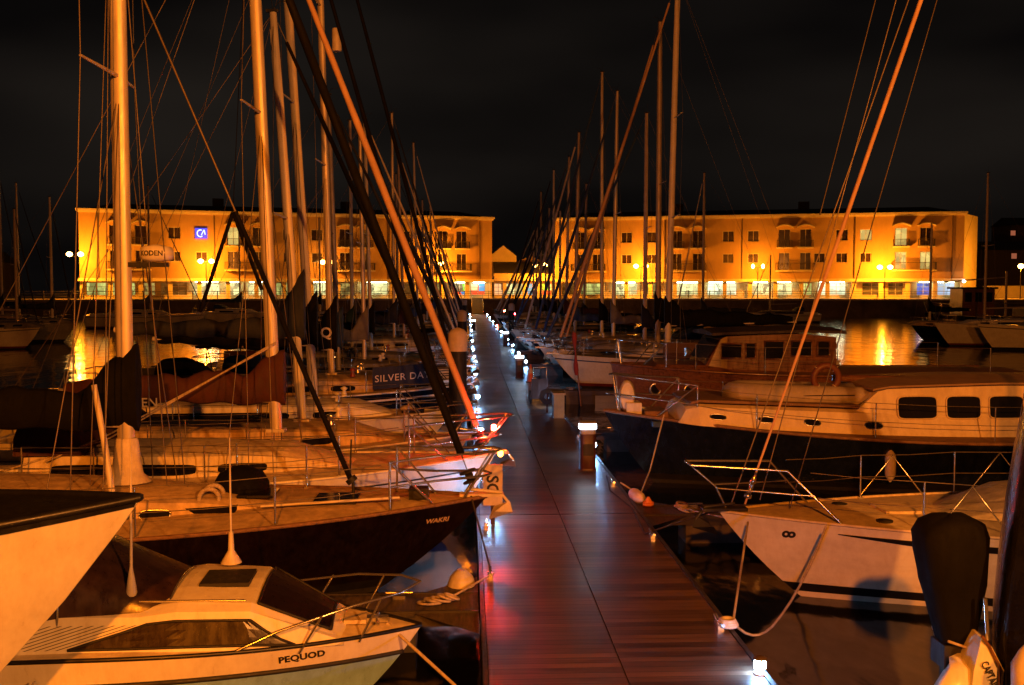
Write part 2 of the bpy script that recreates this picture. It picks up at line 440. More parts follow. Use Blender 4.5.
        if boom:
            bs = mp(bz); be = bs + Vector((bdir * boom, 0, .12 if detail else .1))
            bo = s.part(MB().tube([bs, be], [.06, .055], 8), 'boom', mmat)
            if cover is not None:
                N = 34 if detail else 12; secs = []
                for i in range(N + 1):
                    f = i / N; c = bs.lerp(be, f * .97) - Vector((bdir * max(0, .16 - f * 3), 0, 0))
                    hh = ch * (1 - .62 * f) * (1 + .12 * math.sin(f * 23 + mx)) + (.0 if f > .04 else 0)
                    hh *= 1 - .13 * abs(math.cos(f * PI * 7)) ** 6; up_ = hh + coverup * max(0, 1 - f * 9) ** 1.3; dn = .09 - .02 * math.sin(f * 31)
                    wd = .13 * (1 - .5 * f) + .015 * math.sin(f * 17)
                    secs.append([(c.x, wd * math.cos(a), c.z + (up_ - dn) / 2 + (up_ + dn) / 2 * math.sin(a)) for a in [2 * PI * j / 12 for j in range(12)]])
                s.part(MB().loft(secs), 'sail_cover', cover, bo)
            s.part(MB().tube([be - Vector((bdir * .4, 0, .05)), (be.x - bdir * .6, 0, s.dz(max(-s.L / 2 + .2, be.x - bdir * .6)) + .2)], .012, 5), 'mainsheet', ROPEB)
            if detail > 1: s.part(MB().tube([mp(top), be], .005, 4, cap=False), 'topping_lift', wmat)
    def anchor(s, mt=STEEL):
        xb = s.L / 2; z = s.zb
        s.part(MB().box(xb - .35, xb + .22, -.08, .08, z + .015, z + .05), 'bow_roller', mt)
        m = MB().tube([(xb - .2, 0, z + .1), (xb + .18, 0, z + .06), (xb + .3, 0, z - .1)], .022, 6)
        m.add([(xb + .3, 0, z - .05), (xb + .1, -.16, z - .16), (xb + .02, 0, z - .3), (xb + .1, .16, z - .16), (xb + .34, 0, z - .2)], [(0, 1, 2), (0, 2, 3), (0, 4, 1), (0, 3, 4), (1, 4, 2), (3, 2, 4)])
        s.part(m, 'anchor', mt)
    def winch(s, x, y, z):
        s.part(MB().lathe((x, y, z), [(.07, 0), (.07, .03), (.045, .05), (.045, .11), (.065, .13), (.02, .14)], 12), 'winch', STEEL)

def fender(p, label, mt=FEND, L=.5, r=.11, group=None, axis=None, top=None):
    p = Vector(p); t = empty('fender', p, 0, label, 'fender', group)
    M = MB(); prof = [(.02, -L / 2 - .06), (.035, -L / 2 - .03), (r * .8, -L / 2 + .03), (r, -L / 2 + .1), (r, L / 2 - .1), (r * .8, L / 2 - .03), (.035, L / 2 + .03), (.02, L / 2 + .06)]
    M.lathe((0, 0, 0), prof, 14, axis=axis).build('fender_body', mt, t)
    if top is not None: MB().tube([(0, 0, L / 2 + .04), Vector(top) - p], .008, 5).build('lanyard', ROPE, t)
    return t

# ================================================================== SETTING
# ------------------------------------------------------------------ water
def water():
    m = bpy.data.materials.new('harbour_water'); m.use_nodes = True; nt = m.node_tree; b = nt.nodes['Principled BSDF']
    b.inputs['Base Color'].default_value = (.0035, .0035, .004, 1); b.inputs['Roughness'].default_value = .09; b.inputs['IOR'].default_value = 1.4
    tc = nt.nodes.new('ShaderNodeTexCoord'); mp = nt.nodes.new('ShaderNodeMapping'); mp.inputs['Scale'].default_value = (1, .45, 1)
    n1 = nt.nodes.new('ShaderNodeTexNoise'); n1.inputs['Scale'].default_value = .8; n1.inputs['Detail'].default_value = 3
    n2 = nt.nodes.new('ShaderNodeTexNoise'); n2.inputs['Scale'].default_value = 4; n2.inputs['Detail'].default_value = 2
    ad = nt.nodes.new('ShaderNodeMath'); ad.operation = 'MULTIPLY_ADD'; ad.inputs[1].default_value = .12
    bp = nt.nodes.new('ShaderNodeBump'); bp.inputs['Strength'].default_value = .16; bp.inputs['Distance'].default_value = .28
    nt.links.new(tc.outputs['Object'], mp.inputs[0]); nt.links.new(mp.outputs[0], n1.inputs[0]); nt.links.new(mp.outputs[0], n2.inputs[0])
    nt.links.new(n2.outputs[0], ad.inputs[0]); nt.links.new(n1.outputs[0], ad.inputs[2]); nt.links.new(ad.outputs[0], bp.inputs['Height'])
    nt.links.new(bp.outputs[0], b.inputs['Normal'])
    M = MB(); N = 12
    for i in range(N):
        for j in range(N):
            x0 = -160 + 320 * i / N; x1 = -160 + 320 * (i + 1) / N; y0 = -60 + 230 * j / N; y1 = -60 + 230 * (j + 1) / N
            M.add([(x0, y0, 0), (x1, y0, 0), (x1, y1, 0), (x0, y1, 0)], [(0, 1, 2, 3)])
    tag(M.build('water', m), kind='structure')
water()

# ------------------------------------------------------------------ pontoon
DX0, DX1, DZ = .13, 2.65, .5
def deck_mat():
    m = bpy.data.materials.new('hardwood_decking'); m.use_nodes = True; nt = m.node_tree; b = nt.nodes['Principled BSDF']
    tc = nt.nodes.new('ShaderNodeTexCoord'); sp = nt.nodes.new('ShaderNodeSeparateXYZ'); nt.links.new(tc.outputs['Object'], sp.inputs[0])
    def math_(op, a, bb=None, c=None):
        n = nt.nodes.new('ShaderNodeMath'); n.operation = op
        for i, v in enumerate((a, bb, c)):
            if v is None: continue
            if isinstance(v, (int, float)): n.inputs[i].default_value = v
            else: nt.links.new(v, n.inputs[i])
        return n.outputs[0]
    PW = .12
    yy = math_('DIVIDE', sp.outputs['Y'], PW); cell = math_('FLOOR', yy); fr = math_('FRACT', yy)
    xh = math_('FLOOR', math_('DIVIDE', math_('SUBTRACT', sp.outputs['X'], (DX0 + DX1) / 2), 2))
    w = nt.nodes.new('ShaderNodeTexWhiteNoise'); w.noise_dimensions = '2D'; cb = nt.nodes.new('ShaderNodeCombineXYZ')
    nt.links.new(cell, cb.inputs[0]); nt.links.new(xh, cb.inputs[1]); nt.links.new(cb.outputs[0], w.inputs['Vector'])
    mp = nt.nodes.new('ShaderNodeMapping'); mp.inputs['Scale'].default_value = (.7, 9, 1); nt.links.new(tc.outputs['Object'], mp.inputs[0])
    gr = nt.nodes.new('ShaderNodeTexNoise'); gr.inputs['Scale'].default_value = 3; gr.inputs['Detail'].default_value = 7; nt.links.new(mp.outputs[0], gr.inputs['Vector'])
    st = nt.nodes.new('ShaderNodeTexNoise'); st.inputs['Scale'].default_value = .8; st.inputs['Detail'].default_value = 4; nt.links.new(tc.outputs['Object'], st.inputs['Vector'])
    f = math_('ADD', math_('MULTIPLY', w.outputs['Value'], .42), math_('MULTIPLY', gr.outputs[0], .62))
    f = math_('MULTIPLY', f, math_('MULTIPLY_ADD', st.outputs[0], .9, .5))
    r = nt.nodes.new('ShaderNodeValToRGB'); r.color_ramp.elements[0].color = (.024, .012, .009, 1); r.color_ramp.elements[1].color = (.17, .095, .055, 1)
    r.color_ramp.elements[0].position = .2; r.color_ramp.elements[1].position = .9
    nt.links.new(f, r.inputs[0])
    gap = math_('LESS_THAN', fr, .1); mx = nt.nodes.new('ShaderNodeMix'); mx.data_type = 'RGBA'
    nt.links.new(gap, mx.inputs[0]); nt.links.new(r.outputs[0], mx.inputs[6]); mx.inputs[7].default_value = (.008, .006, .006, 1)
    nt.links.new(mx.outputs[2], b.inputs['Base Color'])
    # grooved boards: fine ribs along each board
    rib = math_('SINE', math_('MULTIPLY', fr, 2 * PI * 5)); hgt = math_('ADD', math_('MULTIPLY', rib, .18), math_('SUBTRACT', gr.outputs[0], math_('MULTIPLY', gap, 2.5)))
    tilt = math_('MULTIPLY', math_('SUBTRACT', w.outputs['Value'], .5), math_('MULTIPLY', fr, .9))
    hgt = math_('ADD', hgt, tilt)
    bp = nt.nodes.new('ShaderNodeBump'); bp.inputs['Strength'].default_value = .35; bp.inputs['Distance'].default_value = .006
    nt.links.new(hgt, bp.inputs['Height']); nt.links.new(bp.outputs[0], b.inputs['Normal'])
    rr = nt.nodes.new('ShaderNodeMapRange'); rr.inputs['To Min'].default_value = .2; rr.inputs['To Max'].default_value = .55
    nt.links.new(st.outputs[0], rr.inputs['Value']); nt.links.new(rr.outputs[0], b.inputs['Roughness'])
    b.inputs['Specular IOR Level'].default_value = .45
    return m
DECKM = deck_mat()
FASC = mat('dark_galvanised_fascia', (.06, .055, .06), .45, metal=.4)
FLOAT = mat('concrete_float', (.11, .1, .1), .85, var=.3)
pt = empty('main_pontoon', ((DX0 + DX1) / 2, 8, 0), 0, 'long floating timber walkway with plank deck running down the middle of the marina', 'pontoon')
def loc(b, parent, name, mt): 
    o = b.build(name, mt, parent); o.matrix_parent_inverse = Matrix.Translation(-Vector(parent.location)); return o
m = MB(); mid = (DX0 + DX1) / 2
seg = 11.9
ys = []
y = 3.0
while y < 138:
    y1 = min(y + seg, 140); ys.append((y, y1)); y = y1 + .03
for (a, b_) in ys:
    m2 = MB(); m2.box(DX0 + .05, mid - .006, a, b_, DZ - .04, DZ); m2.box(mid + .006, DX1 - .05, a, b_, DZ - .04, DZ)
    loc(m2, pt, 'deck_boards', DECKM)
    m2 = MB(); m2.box(DX0, DX0 + .044, a, b_, DZ - .22, DZ + .012); m2.box(DX1 - .044, DX1, a, b_, DZ - .22, DZ + .012); m2.box(mid - .1, mid + .1, a, b_, DZ - .2, DZ - .045)
    loc(m2, pt, 'edge_beam', FASC)
    k = a + .3
    while k < b_ - 2.5 and k < 80:
        loc(MB().box(DX0 + .1, DX1 - .1, k, k + 2.2, -.35, DZ - .23), pt, 'float', FLOAT); k += 2.9
cl = [(DX0 + .13, y_) for y_ in (11.6, 14.1, 17.3, 20.4, 24, 27.8, 32, 37)] + [(DX1 - .13, y_) for y_ in (9.75, 13.4, 17.1, 22.6, 27, 32, 37.5)]
for (x, y_) in cl:
    m2 = MB().box(x - .03, x + .03, y_ - .08, y_ + .08, DZ + .002, DZ + .05); m2.tube([(x, y_ - .17, DZ + .085), (x, y_ - .08, DZ + .065), (x, y_ + .08, DZ + .065), (x, y_ + .17, DZ + .085)], .02, 6)
    loc(m2, pt, 'cleat', STEEL)

def finger(side, y, L, label):
    x0 = DX0 if side < 0 else DX1
    x1 = x0 + side * L
    t = empty('finger_pontoon', (x0, y, 0), 0, label, 'pontoon', 'finger pontoons between the berths')
    a, b_ = sorted((0 + side * .02, side * L))
    MB().box(a, b_, -.3, .3, DZ - .1, DZ - .04).build('deck_boards', DECKF, t)
    MB().box(a, b_, -.34, -.302, DZ - .2, DZ - .03).box(a, b_, .302, .34, DZ - .2, DZ - .03).build('edge_beam', FASC, t)
    k = 1.2
    while k < L - .8: MB().box(side * k - .5, side * k + .5, -.28, .28, -.3, DZ - .2).build('float', FLOAT, t); k += 2.4
    M = MB().add([(side * .02, -.3, DZ - .055), (side * .02, -1.0, DZ - .055), (side * .75, -.3, DZ - .055)], [(0, 1, 2)]).build('corner_gusset', DECKF, t); M = MB().add([(side * .02, .3, DZ - .055), (side * .02, 1.0, DZ - .055), (side * .75, .3, DZ - .055)], [(0, 2, 1)])
    M.build('corner_gusset', DECKF, t)
    for xx in (.9, L * .5, L - .5):
        M = MB().box(side * xx - .07, side * xx + .07, .1, .16, DZ - .04, DZ); M.tube([(side * xx - .15, .13, DZ + .03), (side * xx + .15, .13, DZ + .03)], .018, 6); M.build('cleat', STEEL, t)
    return t
DECKF = mat('grey_finger_decking', (.1, .075, .065), .7, var=.4, scale=6, stretch=(6, .6, 1))

# ------------------------------------------------------------------ quays
QZ = 2.65
CONC = mat('quay_concrete', (.16, .12, .09), .85, var=.4, scale=.6, bump=.3)
PAVE = mat('quay_paving', (.34, .28, .2), .8, var=.2, scale=1.5)
COPE = mat('quay_coping', (.42, .36, .27), .7, var=.2)
QP = [(-150, 128), (-62, 133), (-4, 149), (14, 149), (72, 133), (150, 128)]
M = MB()
for (a, b_) in zip(QP, QP[1:]):
    A, B = Vector((*a, 0)), Vector((*b_, 0))
    M.add([(A.x, A.y, -1), (B.x, B.y, -1), (B.x, B.y, QZ - .25), (A.x, A.y, QZ - .25)], [(0, 1, 2, 3)])
    M.add([(A.x, A.y + .3, QZ - .004), (B.x, B.y + .3, QZ - .004), (B.x, 400, QZ - .004), (A.x, 400, QZ - .004)], [(0, 1, 2, 3)], 1)
    M.add([(A.x, A.y - .1, QZ - .25), (B.x, B.y - .1, QZ - .25), (B.x, B.y - .1, QZ), (A.x, A.y - .1, QZ), (A.x, A.y + .5, QZ), (B.x, B.y + .5, QZ)], [(0, 1, 2, 3), (3, 2, 5, 4)], 2)
tag(M.build('quayside', [CONC, PAVE, COPE]), kind='structure')
M = MB()
M.box(-60, 60, -50, -3, -1, 2.3)
tag(M.build('near_quay', [CONC]), kind='structure')

# quay rail
RAILM = mat('dark_rail_paint', (.05, .035, .03), .5)
for i, (a, b_) in enumerate(zip(QP[1:], QP[2:-1])):
    A, B = Vector((*a, QZ)), Vector((*b_, QZ)); L = (B - A).length; u = (B - A).normalized()
    t = empty('quay_railing', A, 0, ['dark post and rail fence along the quay edge before the left building', 'short dark railing at the head of the pontoon in mid quay', 'dark post and rail fence along the quay edge before the right building'][i], 'railing')
    r_ = MB(); n = int(L / 3.2)
    for z in (1.05, .72, .4): r_.tube([Vector((0, .25, z)), u * L + Vector((0, .25, z))], .03, 5)
    r_.build('rail', RAILM, t)
    r_ = MB()
    for k in range(n + 1): p = u * (L * k / n); r_.box(p.x - .05, p.x + .05, .2, .3, 0, 1.15)
    o = r_.build('posts', RAILM, t); o['kind'] = 'stuff' if n > 100 else None
    if n <= 100: del o['kind']

# ------------------------------------------------------------------ buildings
BRICK = mat('ochre_brick_wall', (.44, .265, .10), .85, var=.13, scale=.5, stretch=(1, 1, .5))
BRICK2 = mat('pale_render', (.62, .5, .26), .8, var=.12, scale=.6)
TRIM = mat('cream_trim', (.62, .52, .34), .7, var=.12)
SLATE = mat('dark_slate_roof', (.02, .018, .018), .85)
WFR = mat('white_window_frame', (.5, .42, .35), .5)
PANE = mat('dark_house_pane', (.05, .03, .025), .12, var=.5, scale=.5, spec=.6)
PANEL = emat('curtained_lit_pane', (1, .72, .2), .8, .4, .8)
SH = {'white': emat('bright_shop_interior', (.85, .82, .34), 1.15, .75, 1.1), 'green': emat('greenish_shop_interior', (.6, .62, .16), 1.0, .7, 1.0),
      'dim': emat('dim_shop_interior', (.7, .5, .12), .55, .8, 1.2), 'brown': emat('brown_shop_interior', (.5, .2, .03), .22, .8, 1.2),
      'bright': emat('white_lit_shop_interior', (.85, .95, .6), 1.15, .7, .9), 'blue': emat('blue_shop_interior', (.12, .2, .9), .8, .7, 1.0),
      'blueb': emat('blue_and_white_shop_interior', (.55, .72, 1), .9, .6, .8)}
def stained(name, cs, s):
    m = bpy.data.materials.new(name); m.use_nodes = True; nt = m.node_tree; b = nt.nodes['Principled BSDF']
    tc = nt.nodes.new('ShaderNodeTexCoord'); v = nt.nodes.new('ShaderNodeTexVoronoi'); v.distance = 'CHEBYCHEV'; v.inputs['Scale'].default_value = .75
    v.inputs['Randomness'].default_value = .5
    se = nt.nodes.new('ShaderNodeSeparateColor'); r = nt.nodes.new('ShaderNodeValToRGB'); r.color_ramp.interpolation = 'CONSTANT'
    for i, c in enumerate(cs):
        e = r.color_ramp.elements[i] if i < 2 else r.color_ramp.elements.new(i / len(cs))
        e.position = i / len(cs); e.color = (*c, 1)
    nt.links.new(tc.outputs['Object'], v.inputs['Vector']); nt.links.new(v.outputs['Color'], se.inputs[0]); nt.links.new(se.outputs[0], r.inputs[0])
    nt.links.new(r.outputs[0], b.inputs['Emission Color']); nt.links.new(r.outputs[0], b.inputs['Base Color']); b.inputs['Emission Strength'].default_value = s
    return m
SH['colour'] = stained('coloured_glass_shopfront', [(.05, .25, .7), (.15, .5, .05), (.75, .08, .03), (.6, .5, .3), (.1, .08, .05), (.5, .6, .5)], .75)

class Facade:
    def __init__(s, A, B, parent):
        s.A = Vector((A[0], A[1], 0)); s.u = (Vector((B[0], B[1], 0)) - s.A); s.len = s.u.length; s.u.normalize()
        s.n = Vector((s.u.y, -s.u.x, 0)); s.p = parent; s.o = parent.location
    def U(s, px):
        d = MC @ Vector(((px - 512) / FX, 0, -1)); d.z = 0
        # CAM + d t = A + u k
        det = d.x * (-s.u.y) + s.u.x * d.y; r = s.A - Vector((CAM.x, CAM.y, 0))
        return (d.x * r.y - d.y * r.x) / (-(det)) * 1.0 if False else ((r.x * d.y - r.y * d.x) / (s.u.y * d.x - s.u.x * d.y))
    def P(s, k, d, z): v = s.A + s.u * k + s.n * d; return Vector((v.x, v.y, z)) - s.o
    def box(s, M, k0, k1, d0, d1, z0, z1, mi=0):
        vs = [s.P(k, d, z) for k in (k0, k1) for d in (d0, d1) for z in (z0, z1)]
        M.add(vs, [(0, 1, 3, 2), (4, 6, 7, 5), (0, 4, 5, 1), (2, 3, 7, 6), (0, 2, 6, 4), (1, 5, 7, 3)], mi)
    def wall(s, M, k0, k1, z0, z1, ops, dep=.22, d=0):
        ks = sorted({k0, k1, *[o[0] for o in ops], *[o[1] for o in ops]}); zs = sorted({z0, z1, *[o[2] for o in ops], *[o[3] for o in ops]})
        for a, b_ in zip(ks, ks[1:]):
            for c, e in zip(zs, zs[1:]):
                if any(o[0] <= a + 1e-6 and b_ <= o[1] + 1e-6 and o[2] <= c + 1e-6 and e <= o[3] + 1e-6 for o in ops): continue
                M.add([s.P(a, d, c), s.P(b_, d, c), s.P(b_, d, e), s.P(a, d, e)], [(0, 1, 2, 3)])
        for (a, b_, c, e) in ops:
            f = [s.P(a, d, c), s.P(b_, d, c), s.P(b_, d, e), s.P(a, d, e)]; g = [s.P(a, d - dep, c), s.P(b_, d - dep, c), s.P(b_, d - dep, e), s.P(a, d - dep, e)]
            for i in range(4): M.add([f[i], f[(i + 1) % 4], g[(i + 1) % 4], g[i]], [(0, 1, 2, 3)])
    def window(s, a, b_, c, e, nx=2, nz=1, lit=None, name='window', dep=.22, fw=.09, fm=None, d=0):
        M = MB(); D = d - dep
        s.box(M, a, a + fw, D + .002, D + .08, c, e); s.box(M, b_ - fw, b_, D + .002, D + .08, c, e)
        s.box(M, a + fw, b_ - fw, D + .002, D + .08, c, c + fw); s.box(M, a + fw, b_ - fw, D + .002, D + .08, e - fw, e)
        for i in range(1, nx): k = lerp(a, b_, i / nx); s.box(M, k - fw * .4, k + fw * .4, D + .004, D + .075, c + fw, e - fw)
        for i in range(1, nz): z = lerp(c, e, i / nz); s.box(M, a + fw, b_ - fw, D + .006, D + .07, z - fw * .35, z + fw * .35)
        f = M.build(name, fm or WFR, s.p)
        M = MB(); M.add([s.P(a, D, c), s.P(b_, D, c), s.P(b_, D, e), s.P(a, D, e)], [(0, 1, 2, 3)])
        M.build('pane', lit or PANE, f)

ZF, ZTOP = 5.45, 14.9
LP2 = mat('brown_downpipe', (.12, .07, .04), .5)
def building(name, label, A, B, wins1, wins2, bays, shops, side=None, sign=None, lits=(), depth=12, dps=()):
    t = empty(name, (A[0], A[1], QZ), 0, label, 'building')
    F = Facade(A, B, t); ops = []; todo = []
    for px in wins1: k = F.U(px); ops.append((k - .8, k + .8, 7.95, 9.4)); todo.append((ops[-1], 'w', px))
    for px in wins2: k = F.U(px); ops.append((k - .85, k + .85, 11.2, 12.85)); todo.append((ops[-1], 'w', px + .5))
    for (p1, p2) in bays:
        for px in (p1, p2):
            k = F.U(px)
            ops.append((k - .85, k + .85, 10.35, 13.0)); todo.append((ops[-1], 'd', px + .5)); ops.append((k - .8, k + .8, 6.9, 9.5)); todo.append((ops[-1], 'd', px))
    M = MB(); F.wall(M, 0, F.len, ZF, ZTOP, ops)
    wl = M
    # end and back walls
    for k in (0, F.len):
        M.add([F.P(k, 0, QZ if False else ZF), F.P(k, -depth, ZF), F.P(k, -depth, ZTOP), F.P(k, 0, ZTOP)], [(0, 1, 2, 3)])
    M.add([F.P(0, -depth, QZ), F.P(F.len, -depth, QZ), F.P(F.len, -depth, ZTOP), F.P(0, -depth, ZTOP)], [(0, 1, 2, 3)])
    M.build('wall', BRICK, t)
    M = MB(); F.box(M, -.35, F.len + .35, -.3, .45, ZTOP + .001, ZTOP + .3); F.box(M, -.2, F.len + .2, .002, .25, ZTOP - .22, ZTOP)
    F.box(M, -.35, -.003, -depth, -.302, ZTOP, ZTOP + .3); F.box(M, F.len + .003, F.len + .35, -depth, -.302, ZTOP, ZTOP + .3)
    M.build('cornice', TRIM, t)
    M = MB(); e = .1
    q = [F.P(0, -.32, ZTOP + .2), F.P(F.len, -.32, ZTOP + .2), F.P(F.len, -depth, ZTOP + .2), F.P(0, -depth, ZTOP + .2), F.P(4, -depth / 2, ZTOP + 1.5), F.P(F.len - 4, -depth / 2, ZTOP + 1.5)]
    M.add(q, [(0, 1, 5, 4), (1, 2, 5), (2, 3, 4, 5), (3, 0, 4)]); rf = M.build('roof', SLATE, t)
    for f in (.3, .62): M = MB(); F.box(M, F.len * f, F.len * f + 1.6, -depth / 2 - .5, -depth / 2 + .5, ZTOP + .8, ZTOP + 2.6); M.build('chimney', SLATE, rf)
    M = MB(); F.box(M, -.2, F.len + .2, -1.5, .5, ZF - .32, ZF + .12); M.build('fascia_band', TRIM, t)
    for px in dps: k = F.U(px); M = MB(); F.box(M, k - .07, k + .07, .003, .14, ZF + .13, ZTOP - .23); M.build('downpipe', LP2, t)
    for (o, k, px) in todo:
        if k == 'w': F.window(*o, nx=2, nz=1, lit=PANEL if px in lits else None)
        else: F.window(*o, nx=2, nz=1, name='balcony_door', lit=PANEL if px in lits else None)
    for (p1, p2) in bays:
        a, b_ = F.U(p1) - 1.3, F.U(p2) + 1.3
        M = MB(); F.box(M, a, b_, .002, 1.3, 6.62, 6.84); sl = M.build('balcony', TRIM, t)
        M = MB()
        n = int((b_ - a) / .16)
        for i in range(n + 1): k = lerp(a + .03, b_ - .03, i / n); F.box(M, k - .018, k + .018, 1.22, 1.26, 6.84, 7.85)
        F.box(M, a, b_, 1.2, 1.28, 7.85, 7.92)
        for k in (a + .03, b_ - .03):
            for i in range(7): d_ = .05 + i * .18; F.box(M, k - .018, k + .018, d_, d_ + .036, 6.84, 7.85)
            F.box(M, k - .03, k + .03, .01, 1.19, 7.85, 7.92)
        M.build('balcony_railing', RAILM, sl)
        for px in (p1, p2):
            k = F.U(px); M = MB(); F.box(M, k - 1.15, k + 1.15, .002, .75, 10.1, 10.28); sl = M.build('balcony', TRIM, t)
            M = MB()
            for i in range(14): kk = lerp(k - 1.1, k + 1.1, i / 13); F.box(M, kk - .018, kk + .018, .68, .72, 10.28, 11.25)
            for kk in (k - 1.1, k + 1.1):
                for i in range(4): d_ = .05 + i * .18; F.box(M, kk - .018, kk + .018, d_, d_ + .036, 10.28, 11.25)
                F.box(M, kk - .03, kk + .03, .01, .65, 11.25, 11.31)
            F.box(M, k - 1.13, k + 1.13, .66, .74, 11.25, 11.31); M.build('balcony_railing', RAILM, sl)
            # curved canopy
            M = MB(); secs = []
            for i in range(11):
                f = i / 10; kk = lerp(k - 1.25, k + 1.25, f); z = 13.15 + .38 * math.sin(PI * f)
                secs.append([F.P(kk, .002, z), F.P(kk, .85, z - .02), F.P(kk, .85, z + .14), F.P(kk, .002, z + .16)])
            M.loft(secs, smooth=False); M.build('door_canopy', TRIM, t)
    # arcade: pillars + recessed shopfronts
    M = MB(); k = .35; n = max(1, round(F.len / 3.85))
    pil = [F.len * i / n for i in range(n + 1)]
    for i, k in enumerate(pil):
        w = .3; M = MB(); F.box(M, max(0, k - w), min(F.len, k + w), -.55, .0, QZ, ZF - .322); M.build('arcade_pillar', BRICK2, t)
    ops = [(F.U(p[0]), F.U(p[1]), QZ + .45, 5.0) for p in shops]
    M = MB(); F.wall(M, 0, F.len, QZ, ZF - .32, ops, dep=.15, d=-1.5); M.build('arcade_wall', BRICK2, t)
    for p, o in zip(shops, ops):
        F.window(*o, nx=max(1, round((o[1] - o[0]) / 1.2)), nz=3, lit=SH[p[2]], name='shop_window', dep=.15, fw=.1, d=-1.5)
        if p[2] in ('white', 'bright', 'blue', 'blueb', 'colour'):
            M = MB(); F.box(M, o[0] + .3, o[1] - .3, -1.0, -.8, 5.02, 5.12); M.build('soffit_light', LITW, t)
    if sign:
        k = F.U(sign); M = MB(); F.box(M, k - .85, k + .85, .003, .18, 11.1, 12.75); sg = M.build('wall_sign', SIGNB, t); sg['label'] = 'blue backlit square sign with white curved emblem'
        M = MB(); c = (k - .12, 12.0); N = 14; pts = []
        for i in range(N + 1): a = R(60) + R(250) * i / N; pts.append(F.P(c[0] + .42 * math.cos(a), .21, c[1] + .48 * math.sin(a)))
        M.tube(pts, .09, 5); M.tube([F.P(k + .02, .21, 11.75), F.P(k + .4, .21, 12.5)], .08, 5); M.tube([F.P(k + .4, .21, 12.5), F.P(k + .55, .21, 11.8)], .08, 5)
        M.build('emblem', SIGNW, sg)
        M = MB(); F.box(M, k - .85, k + .85, .184, .2, 11.1, 11.25); M.build('sign_stripe', SIGNR, sg)
    return t, F
LITW = emat('soffit_strip_light', (.95, 1, .6), 26)
SIGNB = emat('blue_sign_face', (.03, .06, .8), 1.2); SIGNW = emat('white_sign_emblem', (.7, .85, 1), 1.5); SIGNR = emat('red_sign_edge', (.9, .1, .1), 1.2)
aA = at(80, 290, 141); aB = at(492, 290, 155.5)
building('waterfront_building', 'long three storey ochre apartment block with blue square sign, left of the low gabled link', (aA.x, aA.y), (aB.x, aB.y),
    [176, 203, 290, 318, 405, 425], [176, 290, 318, 405, 425], [(118, 143), (235, 260), (346, 366), (443, 462)],
    [(86, 108, 'green'), (112, 136, 'green'), (142, 156, 'dim'), (161, 188, 'brown'), (194, 221, 'white'), (226, 242, 'white'), (249, 270, 'white'), (277, 296, 'green'), (302, 330, 'white'), (336, 356, 'dim'), (362, 390, 'white'), (398, 424, 'brown'), (429, 450, 'dim'), (455, 469, 'colour'), (473, 488, 'colour')],
    sign=203, lits=(235.5,), dps=(100, 216, 304, 390, 480))
bA = at(555, 290, 157); bB = at(963, 290, 141)
t2, F2 = building('waterfront_building', 'long three storey ochre apartment block with corner pillar, right of the low gabled link', (bA.x, bA.y), (bB.x, bB.y),
    [626, 651, 727, 752, 818, 840, 864], [626, 651, 727, 752, 840, 864], [(580, 597), (676, 697), (783, 804), (899, 924)],
    [(560, 573, 'brown'), (577, 600, 'green'), (612, 636, 'white'), (642, 660, 'dim'), (671, 700, 'white'), (706, 736, 'bright'), (751, 769, 'white'), (775, 792, 'white'), (799, 812, 'green'), (817, 846, 'bright'), (862, 882, 'brown'), (888, 904, 'brown'), (917, 931, 'blue'), (934, 956, 'blueb')],
    lits=(864.5, 899.5, 899, 924), dps=(567, 664, 741, 853, 950))
# low link building with gable
cA = Vector(((aB.x + .4), 158.5)); cB = Vector((bA.x - .4, 158.5))
t = empty('link_building', (cA.x, cA.y, QZ), 0, 'low single storey shop link with a pale gable between the two long blocks', 'building')
F = Facade(cA, cB, t)
shp = [(494, 503, 'colour'), (506, 523, 'white'), (527, 538, 'colour'), (541, 552, 'colour')]
ops = [(F.U(a), F.U(b_), QZ + .4, 5.0) for a, b_, c in shp]
M = MB(); F.wall(M, 0, F.len, QZ, 6.6, ops, dep=.15); M.build('wall', BRICK2, t)
M = MB(); F.box(M, 0, F.len, .003, .6, 5.35, 5.9); M.build('fascia_band', TRIM, t)
for p, o in zip(shp, ops): F.window(*o, nx=2, nz=3, lit=SH[p[2]], name='shop_window', dep=.15, fw=.1)
M = MB(); M.add([F.P(0, .3, 6.6), F.P(F.len, .3, 6.6), F.P(F.len, -8, 8.6), F.P(0, -8, 8.6)], [(0, 1, 2, 3)]); M.build('roof', SLATE, t)
k = F.U(505); M = MB(); h = [F.P(k - 2.2, -8.0, 6), F.P(k + 2.2, -8.0, 6), F.P(k + 2.2, -8.0, 9.6), F.P(k, -8.0, 11.3), F.P(k - 2.2, -8.0, 9.6)]
hb = [v - F.n * 5 for v in h]; M.loft([h, hb], smooth=False); M.build('gable', BRICK2, t)
k = F.U(535); M = MB(); h = [F.P(k - 3.2, -12.0, 6), F.P(k + 3.2, -12.0, 6), F.P(k + 3.2, -12.0, 8.2), F.P(k, -12.0, 9.8), F.P(k - 3.2, -12.0, 8.2)]
hb = [v - F.n * 5 for v in h]; M.loft([h, hb], smooth=False); M.build('rear_gable', BRICK, t)
# return wall of right building (corner)
M = MB(); c = at(976, 290, 147)
e = Vector((bB.x + .01, bB.y + .01)); M.add([Vector((e.x, e.y, QZ)) - t2.location, Vector((c.x, c.y, QZ)) - t2.location, Vector((c.x, c.y, ZTOP)) - t2.location, Vector((e.x, e.y, ZTOP)) - t2.location], [(0, 1, 2, 3)]); M.build('corner_wall', BRICK2, t2)
